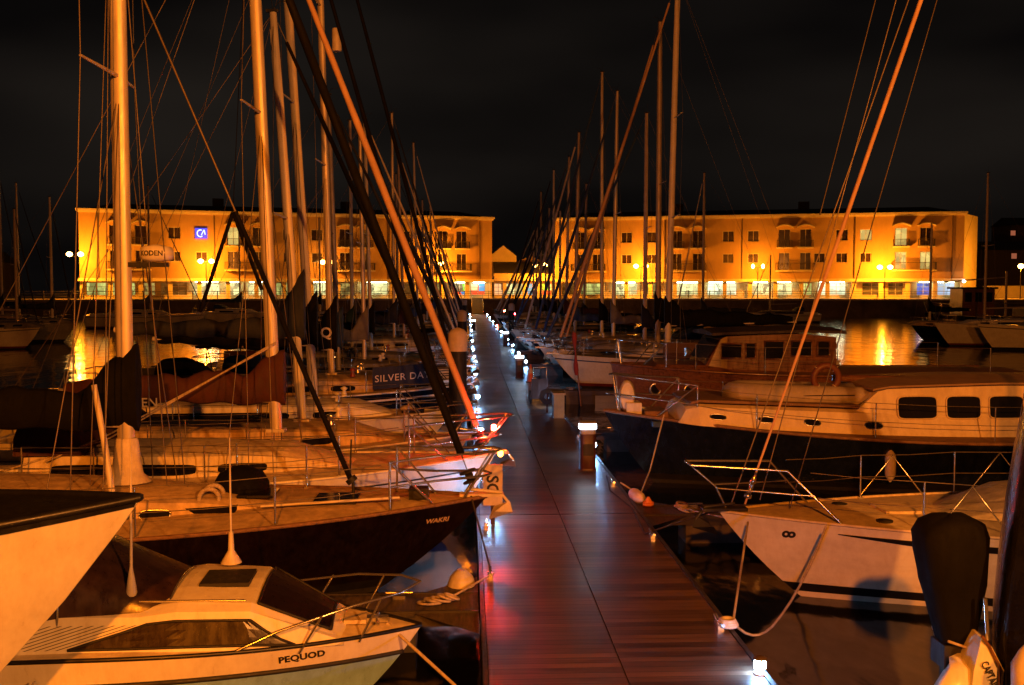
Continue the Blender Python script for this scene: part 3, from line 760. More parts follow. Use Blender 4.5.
# dark houses on the rising ground at right and left
def house(px0, px1, py, Y, label, lits=()):
    a = at(px0, 290, Y); b_ = at(px1, 290, Y); z = at(px0, py, Y).z; t = empty('dark_house', (a.x, a.y, QZ), 0, label, 'house'); w = b_.x - a.x
    MB().box(0, w, 0, 8, 0, z - QZ).build('wall', mat('dim_brick', (.1, .07, .05), .9), t)
    MB().add([(-.3, -.3, z - QZ), (w + .3, -.3, z - QZ), (w + .3, 8.3, z - QZ), (-.3, 8.3, z - QZ), (0, 4, z - QZ + 1.8), (w, 4, z - QZ + 1.8)], [(0, 1, 5, 4), (2, 3, 4, 5), (0, 4, 3), (1, 2, 5)]).build('roof', SLATE, t)
    for (px, py_, e) in lits:
        p = at(px, py_, Y) - t.location; o = MB().box(p.x - .5, p.x + .5, -.05, -.004, p.z - .5, p.z + .5).build('window', e, t)
REDW = emat('faint_red_lit_window', (.9, .25, .12), .35)
house(985, 1060, 250, 185, 'dark house with one faint red window beyond the right block', [(1014, 231 + 25, REDW)])
house(1010, 1100, 225, 205, 'tall unlit house furthest right on the skyline', [(1013, 233, REDW)])
house(-60, -5, 262, 170, 'dark unlit house past the left end of the quay')
# low lit wall behind the right cluster
a = at(984, 290, 150)
tag(MB().box(a.x, a.x + 40, a.y, a.y + .4, QZ, QZ + 1.9).build('low_wall', BRICK2), 'low ochre wall under the street lamp at the far right of the quay', 'wall')

# ------------------------------------------------------------------ street lamps
SOD = emat('sodium_lamp_glow', (1, .46, .09), 40)
SODC = (1, .30, .010)
LP = mat('lamp_post_paint', (.06, .04, .03), .5)
def lamp_light(p, w, c=SODC, size=.25, name='lamp_light', parent=None):
    ld = bpy.data.lights.new(name, 'POINT'); ld.energy = w; ld.color = c; ld.shadow_soft_size = size
    o = bpy.data.objects.new(name, ld); col.objects.link(o); o.location = p
    if parent: o.parent = parent
    return o
SL = [(75, 254, 138, 'tall twin sodium street lamp at the left end of the quay beside the water'), (206, 261, 144.5, 'twin sodium street lamp in front of the left block under the blue sign'),
      (441, 263, 151, 'sodium street lamp near the right end of the left block by coloured windows'), (540, 265, 152, 'twin sodium street lamp standing before the low gabled link'),
      (641, 266, 150, 'twin sodium street lamp before the left part of the right block'), (758, 266, 145, 'small twin sodium street lamp at the middle of the right block'),
      (885, 267, 140, 'brightest twin sodium street lamp in front of the right block balconies'), (1021, 266, 138, 'glaring sodium street lamp at the far right of the quay'),
      (328, 262, 148, 'twin sodium street lamp half hidden behind the tall masts on the left')]
for i, (px, py, Y, lab) in enumerate(SL):
    Yf = lerp(141, 155.5, (px - 80) / 412) if px < 492 else (158.5 if px < 555 else lerp(157, 141, (px - 555) / 408))
    p = at(px, py, (Yf - 4.0) if 80 < px < 970 else Y - 1); z = p.z; t = empty('street_lamp', (p.x, p.y, QZ), 0, lab, 'street lamp', 'sodium lamps along the far quay')
    MB().tube([(0, 0, 0), (0, 0, z - QZ - .25)], [.09, .05], 8).build('pole', LP, t)
    h = z - QZ
    big = 1.0 if i != 5 else .6
    for k in ((-.75, .75) if i not in (2, 7) else (0,)):
        MB().tube([(0, 0, h - .3), (k * .6, 0, h - .12), (k, 0, h + .12)], .03, 6).build('arm', LP, t)
        o = MB().lathe((k, 0, h), [(.12, -.34), (.34 * big, -.18), (.4 * big, .02), (.28 * big, .2), (.05, .3)], 12).build('lantern', SOD, t)
    pw = {5: 3200, 8: 1300, 7: 5000, 0: 7000, 2: 5200, 6: 7500, 3: 5500}.get(i, 5200)
    lamp_light((0, .5, h - .45), pw, parent=t)
for (px, py, Y) in ((78, 276, 138),):
    pass
# white bulkhead light at right corner of the block
wl = empty('bulkhead_lamp', at(964, 281, 139.5), 0, 'small white globe lamp at the right corner of the right block', 'lamp')
MB().lathe((0, 0, 0), [(.1, -.2), (.26, 0), (.1, .2)], 10).build('globe', emat('white_globe_glow', (1, .9, .7), 30), wl); MB().box(-.05, .05, .2, .9, -.05, .05).build('bracket', LP, wl)
# two tall quay lamps on the near quay behind the camera (they light the near boats)
for (x, y, z, w, lab) in ((-.8, -10, 9.5, 18500, 'tall sodium lamp standing on the near quay to the left'), (9, -10, 9, 17000, 'tall sodium lamp standing on the near quay to the right')):
    t = empty('street_lamp', (x, y, 2.3), 0, lab, 'street lamp')
    MB().tube([(0, 0, 0), (0, 0, z - 2.3), (0, 1.2, z - 2.0)], [.12, .07, .05], 8).build('pole', LP, t)
    MB().lathe((0, 1.4, z - 2.1), [(.1, -.1), (.3, 0), (.2, .12)], 10).build('lantern', SOD, t)
    lamp_light((0, 1.4, z - 2.5), w, (1, .22, .007) if x < 0 else (1, .30, .045), .2, parent=t)

# ------------------------------------------------------------------ pontoon lamps
LEDM = emat('cool_white_led', (.27, .55, 1), 300)
LEDT = emat('pedestal_light_band', (.7, .85, 1), 22)
POSTR = mat('dark_red_pedestal_paint', (.05, .014, .012), .4)
def small_lamp(x, y, z, lab, real=False):
    t = empty('pontoon_lamp', (x, y, DZ), 0, lab, 'lamp', 'small white lamps along the pontoon edges')
    h = z - DZ
    MB().tube([(0, 0, 0), (0, 0, h - .05)], .022, 8).lathe((0, 0, 0), [(.06, 0), (.06, .015), (.03, .02)], 10).build('post', mat('lamp_stem_paint', (.3, .22, .16), .5), t)
    MB().lathe((0, 0, h), [(.03, -.06), (.05, -.045), (.055, 0), (.045, .035)], 12).build('globe', LEDM, t)
    MB().lathe((0, 0, h + .037), [(.062, 0), (.06, .014), (.02, .03)], 12).build('cap', LP, t)
ordn = ['first', 'second', 'third', 'fourth', 'fifth', 'sixth', 'seventh', 'eighth', 'ninth', 'tenth', 'eleventh', 'twelfth', 'thirteenth', 'fourteenth', 'fifteenth', 'sixteenth', 'seventeenth', 'eighteenth', 'nineteenth', 'twentieth']
for i, y in enumerate([14.8, 22, 29, 37, 46.5, 52, 61, 76, 88, 100, 114, 128]):
    small_lamp(DX0 + (.16 if i else .24), y, .8, f'small cool white lamp on the left pontoon edge, {ordn[i]} counted from the near end')
for i, y in enumerate([8.55, 20.2, 28.5, 44, 50, 57, 64, 76, 88, 101, 115, 130]):
    small_lamp(DX1 - .07, y, .74 if i else .6, f'small cool white lamp on the right pontoon edge, {ordn[i]} counted from the near end' if i else 'low bright lamp at the near right corner of the pontoon')
def pedestal(x, y, lab):
    t = empty('service_pedestal', (x, y, DZ), 0, lab, 'pedestal', 'service pedestals on the pontoon')
    secs = [[(.15 * s_ * math.copysign(abs(math.cos(a)) ** .5, math.cos(a)), .14 * s_ * math.copysign(abs(math.sin(a)) ** .5, math.sin(a)), z) for a in [2 * PI * j / 20 for j in range(20)]] for (s_, z) in ((1.08, 0), (1.08, .03), (1, .035), (1, .68))]
    b = MB().loft(secs).build('body', POSTR, t)
    MB().box(-.1, .1, -.155, -.142, .28, .5).build('socket_panel', RUB, b)
    MB().loft([[(.155 * s_ * math.copysign(abs(math.cos(a)) ** .5, math.cos(a)), .13 * s_ * math.copysign(abs(math.sin(a)) ** .5, math.sin(a)), z) for a in [2 * PI * j / 20 for j in range(20)]] for (s_, z) in ((1, .682), (1, .78))]).build('collar', GREYH, t)
    MB().loft([[(.165 * s_ * math.copysign(abs(math.cos(a)) ** .5, math.cos(a)), .14 * s_ * math.copysign(abs(math.sin(a)) ** .5, math.sin(a)), z) for a in [2 * PI * j / 20 for j in range(20)]] for (s_, z) in ((1, .782), (1, .875))]).build('light_band', LEDT, t)
    MB().loft([[(.175 * s_ * math.copysign(abs(math.cos(a)) ** .5, math.cos(a)), .15 * s_ * math.copysign(abs(math.sin(a)) ** .5, math.sin(a)), z) for a in [2 * PI * j / 20 for j in range(20)]] for (s_, z) in ((1, .877), (.9, .91))]).build('lid', GREYH, t)
pedestal(2.27, 18.7, 'dark red service pedestal with glowing white band, nearest on the right edge')
pedestal(2.0, 38.4, 'service pedestal with glowing white band beside the orange cone')
pedestal(2.3, 60, 'third service pedestal on the right edge, partway to the quay')
pedestal(.5, 84, 'service pedestal on the left edge towards the far quay')
t = empty('traffic_cone', (2.32, 36.6, DZ), 0, 'orange and white traffic cone beside the second pedestal', 'cone')
MB().box(-.17, .17, -.17, .17, .002, .03).build('base', RUB, t); MB().lathe((0, 0, .03), [(.13, 0), (.085, .3)], 14).build('cone_body', CONE, t)
MB().lathe((0, 0, .331), [(.085, 0), (.055, .17)], 14).build('white_band', FEND, t); MB().lathe((0, 0, .502), [(.055, 0), (.025, .16)], 14).build('cone_tip', CONE, t)
# dock box & bins at right edge
t = empty('dock_box', (2.42, 26.5, DZ), 0, 'pale dock locker on the right pontoon edge beside the bare posts', 'locker')
MB().box(-.14, .14, -.3, .3, 0, .62).build('body', mat('locker_grey_blue', (.25, .32, .36), .5), t); MB().box(-.17, .17, -.33, .33, .622, .67).build('lid', GREYH, t)
t = empty('water_hose_reel', (2.2, 27.4, DZ), 0, 'coiled blue water hose on a stand by the pale dock locker', 'hose')
M = MB()
for k in range(4): M.torus((0, 0, .45), .2 - .03 * k, .02, axis=(0, 1, 0))
M.build('hose', CBLU, t); MB().tube([(0, .05, 0), (0, .05, .7)], .025, 8).build('stand', POSTR, t)
# dock trolley
t = empty('dock_trolley', (2.15, 29.6, DZ), 0, 'dark upright dock trolley parked past the pale locker', 'trolley')
MB().box(-.25, .25, -.04, .04, .15, .75).build('tray', RUB, t)
for k in (-1, 1): MB().torus((k * .28, .06, .2), .17, .03, axis=(1, 0, 0)).build('wheel', RUB, t)
MB().tube([(-.2, 0, .75), (-.2, -.05, 1.1), (.2, -.05, 1.1), (.2, 0, .75)], .015, 6).build('handle', STEEL, t)

# pile with pale cap
def pile(x, y, h, lab, r=.2):
    t = empty('mooring_pile', (x, y, 0), 0, lab, 'pile', 'steel mooring piles')
    MB().lathe((0, 0, 0), [(r, -.8), (r, h - .5)], 20).build('shaft', mat('black_pile_sleeve', (.006, .006, .007), .7, var=.3), t)
    MB().lathe((0, 0, 0), [(r + .012, h - .498), (r + .012, h - .1), (r * .7, h - .02), (.03, h + .02)], 20).build('cap', mat('pale_pile_cap', (.55, .46, .38), .6), t)
pile(-.22, 22.0, 3.05, 'thick black pile with pale conical cap at the left pontoon edge')
pile(-.25, 44.5, 3.0, 'second black pile with pale cap further along the left edge')
pile(-.25, 92, 3.0, 'black pile with pale cap at the left edge near the quay')
pile(3.0, 68, 3.0, 'black pile with pale cap on the right side of the pontoon')

# fingers
finger(-1, 10.85, 7.5, 'finger pontoon between the small named cruiser and the dark hulled yacht')
finger(1, 15.3, 9, 'finger pontoon with rope coil behind the white bowed yacht on the right')
finger(-1, 20.6, 8, 'finger pontoon just before the black pile on the left')
finger(1, 24.0, 10, 'finger pontoon between the dark blue motor sailer and the wooden wheelhouse boat')
for i, y in enumerate((32.3, 44, 55, 66)): finger(-1, y, 8, f'{ordn[i]} finger pontoon beyond the black pile on the left side')
for i, y in enumerate((34, 45.5, 56, 67)): finger(1, y, 8, f'{ordn[i]} finger pontoon beyond the wooden boat on the right side')

# ================================================================== LEFT BOATS
# big white bow at the far left edge
b = Boat('motor_yacht', 'large white hull with black deck edge looming at the far left edge', 'boat', None, at(140, 497, 7.0).x, 7.0, 10, 3.1, 2.44, 2.12, 1.9, 1, rake=1.9, d=.4, tw=.85,
         mats=[GEL, GEL, BLACKS, BLACKS], stripe=False, deck=CBLK, full=2.6, rail=BLACKS, railr=.03, n=30)
m = MB()   # black sheer band
for side in (-1, 1):
    secs = []
    for i in range(31):
        q = i / 30; sh = b.sheer(q); zt = sh + .02; w_ = .05 + .16 * (1 - q); zb_ = sh - w_
        secs.append([(b.xx(q, sh), side * (b.hw(q, sh) + .012), zt), (b.xx(q, zb_), side * (b.hw(q, zb_) + .012), zb_)])
    m.loft(secs, closed=False, cap=False)
b.part(m, 'sheer_band', BLACKS)
b.cabin([(-4.6, 1.1, .25), (-4.2, 1.15, .75), (-1.5, 1.1, .7), (.2, .8, .3), (1.4, .5, .03)], CBLK, [(-3.8, -1.8, .3, .75, 5)])

# Pequod
b = Boat('cabin_cruiser', 'small cream cabin cruiser lettered PEQUOD in the left foreground', 'boat', None, at(421, 632, 9.15).x, 9.15, 5.6, 1.9, .78, .90, .96, 1, rot=R(3), rake=.75, d=.35, tw=.88,
         mats=[GEL, GEL, BLUEH, BLUEH], stripe=False, deck=DECKW, full=2.5, rail=BLACKS, railr=.02, n=30, flare=.2)
m = MB()      # blue lower topsides under a black rubbing strake
for side in (-1, 1):
    secs = []; s2 = []
    for i in range(31):
        q = i / 30; z1 = b.sheer(q) - .24; z2 = .02
        secs.append([(b.xx(q, lerp(z1, z2, f)), side * (b.hw(q, lerp(z1, z2, f)) + .008), lerp(z1, z2, f)) for f in (0, .25, .5, .75, 1)])
        s2.append((b.xx(q, z1 + .01), side * (b.hw(q, z1 + .01) + .01), z1 + .01))
    m.loft(secs, closed=False, cap=False)
    b.part(MB().tube(s2, .022, 6), 'rubbing_strake', RUB)
b.part(m, 'blue_band', BLUEH)
cst = [(-1.9, .80, .30), (-.5, .82, .36), (.45, .80, .34), (.75, .8, .39), (1.35, .74, .38), (2.05, .52, .05), (2.12, .5, .01)]
b.cabin(cst, GEL, inset=.88)
CURT = mat('curtained_glass', (.010, .007, .006), .25, var=.4, scale=2.2, spec=.5, stretch=(2.5, 1, .3), c2=(.028, .015, .009))
for side in (-1, 1):
    bx = lambda f: lerp(-.1, 1.72, f); tx = lambda f: lerp(.52, 1.36, f); rows = []
    for i in range(25):
        f = i / 24; rows.append([b.sp(lerp(bx(f), tx(f), g), lerp(.2, .8, g), side, .008) for g in (0, .33, .66, 1)])
    w_ = b.part(MB().loft(rows, closed=False, cap=False, smooth=False), 'window', CURT, b.cb)
    b.part(MB().tube([r_[0] for r_ in rows] + rows[-1] + [r_[-1] for r_ in rows][::-1] + rows[0][::-1], .012, 5), 'window_frame', RUB, w_)
cb = b.cb; zc = b.dz(0)
# windscreen on the cabin front slope
def slope(x, y, off=.012):
    f = (x - 1.35) / .7; return (x + off * .5, y, lerp(b.dz(1.35) - .02 + .38, b.dz(2.05) - .02 + .05, f) + .05 * (1 - abs(y)) + off)
m = MB(); rows = []
for i in range(7):
    x = lerp(1.40, 2.0, i / 6); wmx = lerp(.55, .38, i / 6); rows.append([b.top(x, lerp(-wmx, wmx, j / 10), .016) for j in range(11)])
m.loft(rows, closed=False, cap=False, smooth=False); b.part(m, 'windscreen', mat('smoked_windscreen', (.012, .007, .006), .3, spec=.35), cb)
m = MB(); m.tube([r_[0] for r_ in rows] + rows[-1] + [r_[-1] for r_ in rows][::-1] + rows[0][::-1], .014, 6)
b.part(m, 'windscreen_frame', RUB, cb)
b.hatch(.85, 1.28, .45, b.dz(1.1) + .405, RUB, 'roof_hatch', cb, y=-.05)
b.part(MB().tube([(.3, -.6, zc + .37), (1.3, -.57, b.dz(1.3) + .38)], .012, 6), 'grab_rail', STEEL, cb)
m = MB()   # diagonal graphic lines aft of side window
for i in range(13):
    x = .42 - i * .085
    a = [b.sp(max(-1.85, x - .62), .2, -1, .006), b.sp(max(-1.85, x - .60), .2, -1, .006), b.sp(x + .02, .80, -1, .006), b.sp(x, .80, -1, .006)]
    m.add(a, [(0, 1, 2, 3)])
b.part(m, 'side_graphic', LTRK, cb)
m = MB().lathe(b.sp(-.9, .3, -1, .004), [(.055, 0), (.055, .02)], 16, axis=(0, -1, 0)); b.part(m, 'vent', RUB, cb)
b.text('PEQUOD', 1.58, .70, .09, LTRK, bold=.004, spacing=1.05)
# cockpit canopy of dark canvas with window panels
z = b.dz(-1.9)
m = MB(); secs = []
for x, h, w in ((-1.9, .34, .74), (-1.5, .68, .78), (-.9, .88, .78), (-.2, .84, .74), (.66, .40, .66)):
    secs.append([(x, w * math.cos(PI * j / 12), b.dz(x) + .12 + max(.02, h - .1) * math.sin(PI * j / 12) ** .6) for j in range(13)])
m.loft(secs, closed=False, cap=False); m.add(secs[0], [tuple(range(13))]); b.part(m, 'cockpit_canopy', mat('smoky_vinyl', (.05, .025, .025), .3, var=.4, bump=.3))
m = MB()
for i in (1, 2, 3, 4): m.tube([Vector(p) * 1.0 + Vector((0, 0, .01)) for p in secs[i]], .013, 5)
m.tube([secs[4][2], secs[3][2], secs[2][3]], .012, 5); m.tube([secs[4][3], secs[2][4]], .012, 5)
b.part(m, 'canopy_frame', STEEL)
# pulpit, low
m = MB(); xb = 2.8
for k in (-1, 1):
    m.tube([(1.2, k * .8, .86), (1.6, k * .74, 1.02), (2.2, k * .5, 1.14), (2.62, k * .28, 1.18), (2.8, 0, 1.2)], .012, 6)
    m.tube([(1.95, k * .62, 1.1), (1.75, k * .62, .78)], .011, 6); m.tube([(2.45, k * .36, 1.16), (2.25, k * .38, .78)], .011, 6)
b.part(m, 'pulpit', STEEL)
b.part(MB().box(2.3, 2.5, -.05, .05, b.dz(2.3) + .03, b.dz(2.3) + .07).tube([(2.4, -.14, .86), (2.4, .14, .86)], .018, 6), 'bow_cleat', STEEL)
b.hatch(2.1, 2.3, .26, b.dz(2.2) + .04, DECKW, 'fore_hatch')
# aerial with white conical base
t_ = b.pt(253, 566, 9.3)
b.part(MB().lathe((1.0, .45, zc + .40), [(.1, 0), (.03, .12), (.022, .3)], 12).tube([(1.0, .45, zc + .70), (1.0, .45, zc + 1.6)], [.012, .006], 6), 'aerial', FEND, cb)
b.part(MB().lathe((.35, -.55, zc + .36), [(.04, 0), (.05, .06), (.03, .2), (.012, .3)], 12).tube([(.35, -.55, zc + .6), (.37, -.55, zc + 1.75)], [.014, .007], 6), 'aerial', FEND, cb)
p = Vector(b.root.location) + Vector((-.6, -1.22, .42))
fender((p.x + .35, p.y - .1, .42), 'pale fender hanging at the side of the small cruiser in the left foreground', L=.45, top=(p.x + .4, p.y + .12, .8))

# WAKRI dark maroon yacht
W = Boat('sailing_yacht', 'dark maroon hulled yacht with tan deck, its bow reaching the near pontoon edge', 'sailboat', None, .24, 12.8, 10.4, 3.3, 1.22, 1.06, 1.1, 1, rake=1.5, trake=.5, tw=.6,
         mats=[MAROON, MAROON, BLACKS, ANTI], stripe=False, deck=DECKT, rail=TEAK, railr=.028, n=30)
b = W
b.cabin([(-3.0, 1.0, .42), (-1.0, 1.05, .40), (.4, .95, .36), (1.7, .62, .24), (2.5, .4, .08), (2.7, .35, .01)], DECKT, [(-2.6, -1.7, .3, .75, 3), (-1.3, -.5, .3, .75, 3), (.0, .55, .3, .75, 3), (1.0, 1.35, .3, .7, 3)], rim=STEEL)
b.hatch(2.05, 2.5, .5, b.dz(2.3) + .17, GLASS); b.hatch(3.0, 3.55, .6, b.dz(3.2) + .06, GLASS)
m = MB().lathe((2.0, .25, b.dz(2) + .16), [(.36, 0), (.36, .12), (.28, .26), (.1, .34), (.01, .36)], 18); b.part(m, 'canvas_ventilator_cover', CBLK)
for yy in (-.42, -.18): b.part(MB().torus((1.75, yy, b.dz(1.8) + .22), .12, .03, axis=(.4, -1, .2)), 'rope_coil', ROPE)
b.part(MB().box(1.45, 2.1, -.6, -.1, b.dz(1.8) + .02, b.dz(1.8) + .14), 'tray', CBLK)
b.cockpit(-4.7, -3.05, .95)
b.hood(-2.9, -1.9, 1.0, b.dz(-2.5) + .38, .6, CBLK)
b.pulpit(.62, 1.2, .016, .2); b.lifelines([2.7, 1.2, -.4, -2.0, -3.6]); b.pushpit(); b.anchor(DECKW)
b.rig(.62, 1.46, 13.6, .0, .21, ALU, 4.3, 2.2, CBLK, .52, 'furled', CBLK, .1, (.42, .7), .008, coverup=.55, foretop=.97)
mp = b.mp
# white mast boot at the foot
b.part(MB().loft([[(.62 + r_ * math.cos(a) , r_ * .9 * math.sin(a), z) for a in [2 * PI * j / 14 for j in range(14)]] for r_, z in ((.30, 1.46), (.2, 1.56), (.17, 1.75), (.15, 1.98), (.13, 2.02))]), 'mast_boot', SAILC)
m = MB().lathe((.62 + .42, 0, mp(4.35).z), [(.12, -.09), (.20, -.06), (.21, .02), (.18, .09), (.05, .12)], 20); rd = b.part(m, 'radar_dome', GEL, b.mast)
b.part(MB().box(.62 + .08, .62 + .55, -.06, .06, 4.19, 4.25), 'radar_bracket', RUB, rd)
vs, fs = text_geo('KODEN', .085, .003)
b.part(MB().add([(.62 + .42 + .21 * math.sin((v.x - .16) / .21), -.212 * math.cos((v.x - .16) / .21) - .002, 4.33 + v.y) for v in vs], fs), 'lettering', LTRK, rd)
# inner forestay (dark lower half) with block, spinnaker pole, halyards
q = b.pt(350, 478, 12.8); tt = mp(8.3)
b.part(MB().tube([q, q.lerp(tt, .5)], [.035, .03], 7), 'inner_forestay', CBLK); b.part(MB().tube([q.lerp(tt, .5), tt], .014, 5), 'inner_forestay', WIRE)
b.part(MB().tube([q + Vector((.04, 0, -.05)), q], .075, 8).tube([q + Vector((.04, 0, 0)), (q.x + .04, 0, b.dz(q.x))], .02, 6).tube([q, (q.x + .02, 0, q.z + .5)], .012, 5), 'stay_block', RUB)
b.part(MB().tube([b.pt(94, 385, 12.2), b.pt(104, 440, 12.1), b.pt(112, 492, 12.0)], [.035, .04, .04], 8), 'whisker_pole', WMAST)
for px, mt_ in ((90, WIRE), (105, WIRE), (185, WIRED), (167, WIRE)):
    lo = b.pt(px, 485, 12.0 if px < 130 else 12.6); hi = b.mp(13.0) + Vector((random.uniform(-.1, .1), 0, 0)); hi.z = 12 + random.uniform(-1, 1)
    b.part(MB().tube([lo, hi], .007, 4, cap=False), 'halyard', mt_)
b.text('WAKRI', 4.42, .95, .09, LTRG, bold=.002, shear=.3, spacing=1.0)
for x in (.9, -1.2): b.winch(x, -.75, b.dz(x) + .05)
b.part(MB().tube([(2.4, -.5, b.dz(2.4) + .12), (4.1, -.35, b.dz(4.1) + .12)], .018, 6), 'boathook', WMAST)
b.part(MB().box(4.2, 4.45, -.12, .12, b.dz(4.3) + .03, b.dz(4.3) + .17).lathe((4.33, -.16, b.dz(4.3) + .12), [(.07, 0), (.04, .03), (.07, .06)], 10, axis=(0, -1, 0)), 'windlass', RUB)

# pink-lit white yacht, next behind
P_ = Boat('sailing_yacht', 'white yacht lit pink with maroon sail cover, second bow behind the maroon hull', 'sailboat', None, .42, 15.55, 9.0, 2.95, 1.32, 1.1, 1.05, 1, rake=.9, tw=.72,
          mats=[GEL, GEL, BLUES, ANTI], stripe=False, deck=DECKW, n=26)
b = P_
m = MB()
for side in (-1, 1): m.tube([(b.xx(i / 20, b.sheer(i / 20) - .2), side * (b.hw(i / 20, b.sheer(i / 20) - .2) + .006), b.sheer(i / 20) - .2) for i in range(21)], .014, 5)
b.part(m, 'cove_stripe', BLACKS)
b.cabin([(-2.4, .95, .45), (-.2, .98, .42), (1.3, .75, .36), (2.3, .45, .06), (2.4, .4, .01)], DECKW, [(-2.0, .1, .3, .72, 6), (.4, 1.1, .32, .7, 4)])
b.cockpit(-4.0, -2.45, .9); b.hood(-2.5, -1.5, .95, b.dz(-2) + .4, .55, CMAR)
b.pulpit(.62, 1.3, .016, .3); b.lifelines([2.2, .8, -.7, -2.2]); b.pushpit(); b.anchor()
b.rig(1.1, 1.72, 10.6, .035, .19, ALU, 3.3, 2.2, CMAR, .5, 'furled', mat('cream_furled_sail', (.50, .31, .20), .8, var=.15), .1, (.55,), .007, coverup=.3)
m = MB(); q = at(500.5, 453.5, 15.3) - b.root.location
b.part(MB().lathe(q, [(.02, -.05), (.04, -.03), (.04, .03), (.02, .05)], 12), 'navigation_light', emat('amber_navigation_light', (1, .28, .03), 22))
o = b.part(MB().lathe(Vector((b.L / 2 - .02, -.28, 1.78)), [(.02, -.045), (.035, -.03), (.035, .03), (.02, .045)], 12), 'navigation_light', emat('red_navigation_light', (1, .02, .01), 1300), label='glowing red port side light under the pulpit')
for k, (a, c) in enumerate((((276, 342), (0, 472)), ((276, 344), (45, 462)))):
    b.part(MB().tube([b.pt(a[0], a[1], 15.5), b.pt(110, 438 - 4 * k, 14.9), b.pt(c[0], c[1], 14.6)], .014, 5), 'boom_line', ROPE)
vs, fs = text_geo('EN', .2, .002)
q = b.pt(143, 405, 15.5); b.part(MB().add([(q.x + v.x, -.14, q.z + v.y - .02) for v in vs], fs), 'sail_number', LTRW)
b.part(MB().tube([b.pt(233, 212, 15.5), b.pt(200, 312, 15.5)], .03, 6).tube([b.pt(233, 212, 15.5), b.pt(262, 290, 15.5)], .03, 6).tube([b.pt(233, 212, 15.5), b.mp(10.3)], .006, 4), 'lazy_jack_strut', CBLK)
# berth sign
t = empty('berth_sign', at(491, 497, 14.3), 0, 'upright pale board lettered SC at the left pontoon edge beneath a pulpit', 'sign')
z0 = t.location.z
t.location.z = DZ; t.location.x = .36
MB().box(-.14, .14, -.012, .012, .28, .88).build('board', mat('pale_sign_board', (.6, .5, .48), .5), t); MB().box(-.03, .03, .013, .05, .0, .8).build('post', POSTR, t)
vs, fs = text_geo('SC', .24, .006); MB().add([(v.y - .085, -.016, .72 - v.x) for v in vs], [f[::1] for f in fs]).build('lettering', LTRK, t)

# ---- generic yachts, front row
COLN = {'white': [GEL, BLUES, BOOTRED, ANTI], 'worn white': [GELW, BLACKS, BLACKS, ANTI], 'navy': [NAVY, GEL, BOOTRED, ANTI], 'dark green': [GREENH, GEL, BOOTRED, ANTI],
        'grey': [GREYH, BLACKS, BLACKS, ANTI], 'red': [REDH, GEL, BLACKS, ANTI], 'black': [NAVY, NAVY, BLACKS, ANTI]}
def clutter(b, w, m_, L):
    dk = [CNAVY, CBLK, RUB, GLASS, TEAK]
    z = b.dz(m_) + L * .045 + .03
    b.part(MB().box(m_ - 1.2, m_ - .7, -.25, .25, z + .02, z + .07), 'hatch', GLASS)
    x = m_ + L * .1 + 1.0; b.part(MB().box(x, x + .5, -.26, .26, b.dz(x) + .03, b.dz(x) + .1), 'fore_hatch', random.choice([GLASS, CNAVY, TEAK]))
    for k in (-1, 1):
        b.part(MB().lathe((m_ + .6, k * w * .55, z - .03), [(.07, 0), (.07, .05), (.03, .12), (.09, .18), (.02, .22)], 10), 'ventilator', random.choice([GEL, STEEL, REDH]))
        b.winch(-L * .3, k * w * .97, b.dz(-L * .3) + .2)
    r = random.random()
    if r < .4:
        x = m_ + L * .12; M = MB(); M.loft([[(x + f * 1.7, .34 * s_ * math.cos(a), b.dz(x) + .12 + L * .02 + .26 * s_ * max(0, math.sin(a))) for a in [2 * PI * j / 14 for j in range(14)]] for f, s_ in ((0, .5), (.1, .9), (.5, 1), (.85, .8), (1, .3))])
        b.part(M, 'stowed_dinghy_cover', random.choice([CGRY, CBLK, CNAVY]))
    elif r < .75:
        x = L * .22; b.part(MB().tube([(x, .2, b.dz(x) + .12), (x + .6, .15, b.dz(x) + .17), (x + 1.3, .1, b.dz(x) + .12)], [.1, .2, .07], 8), 'sail_bag', random.choice([CBLU, CMAR, CNAVY, CGRY]))
    for k in (-1, 1):
        if random.random() < .6:
            xa, xb_ = -L * .42, -L * .24; (wa, za), (wb, zb_) = b.edge(xa), b.edge(xb_)
            b.part(MB().loft([[(xa, k * wa, za + .08), (xa, k * wa, za + .58)], [(xb_, k * wb, zb_ + .08), (xb_, k * wb, zb_ + .58)]], closed=False, cap=False), 'cockpit_dodger', random.choice([CNAVY, CBLK, CGRN, CMAR]))
    b.part(MB().torus((b.L / 2 - 1.0, .1, b.dz(L * .38) + .09), .16, .03).torus((b.L / 2 - 1.02, .1, b.dz(L * .38) + .13), .13, .03), 'rope_coil', random.choice([ROPE, ROPEB]))
    b.anchor()
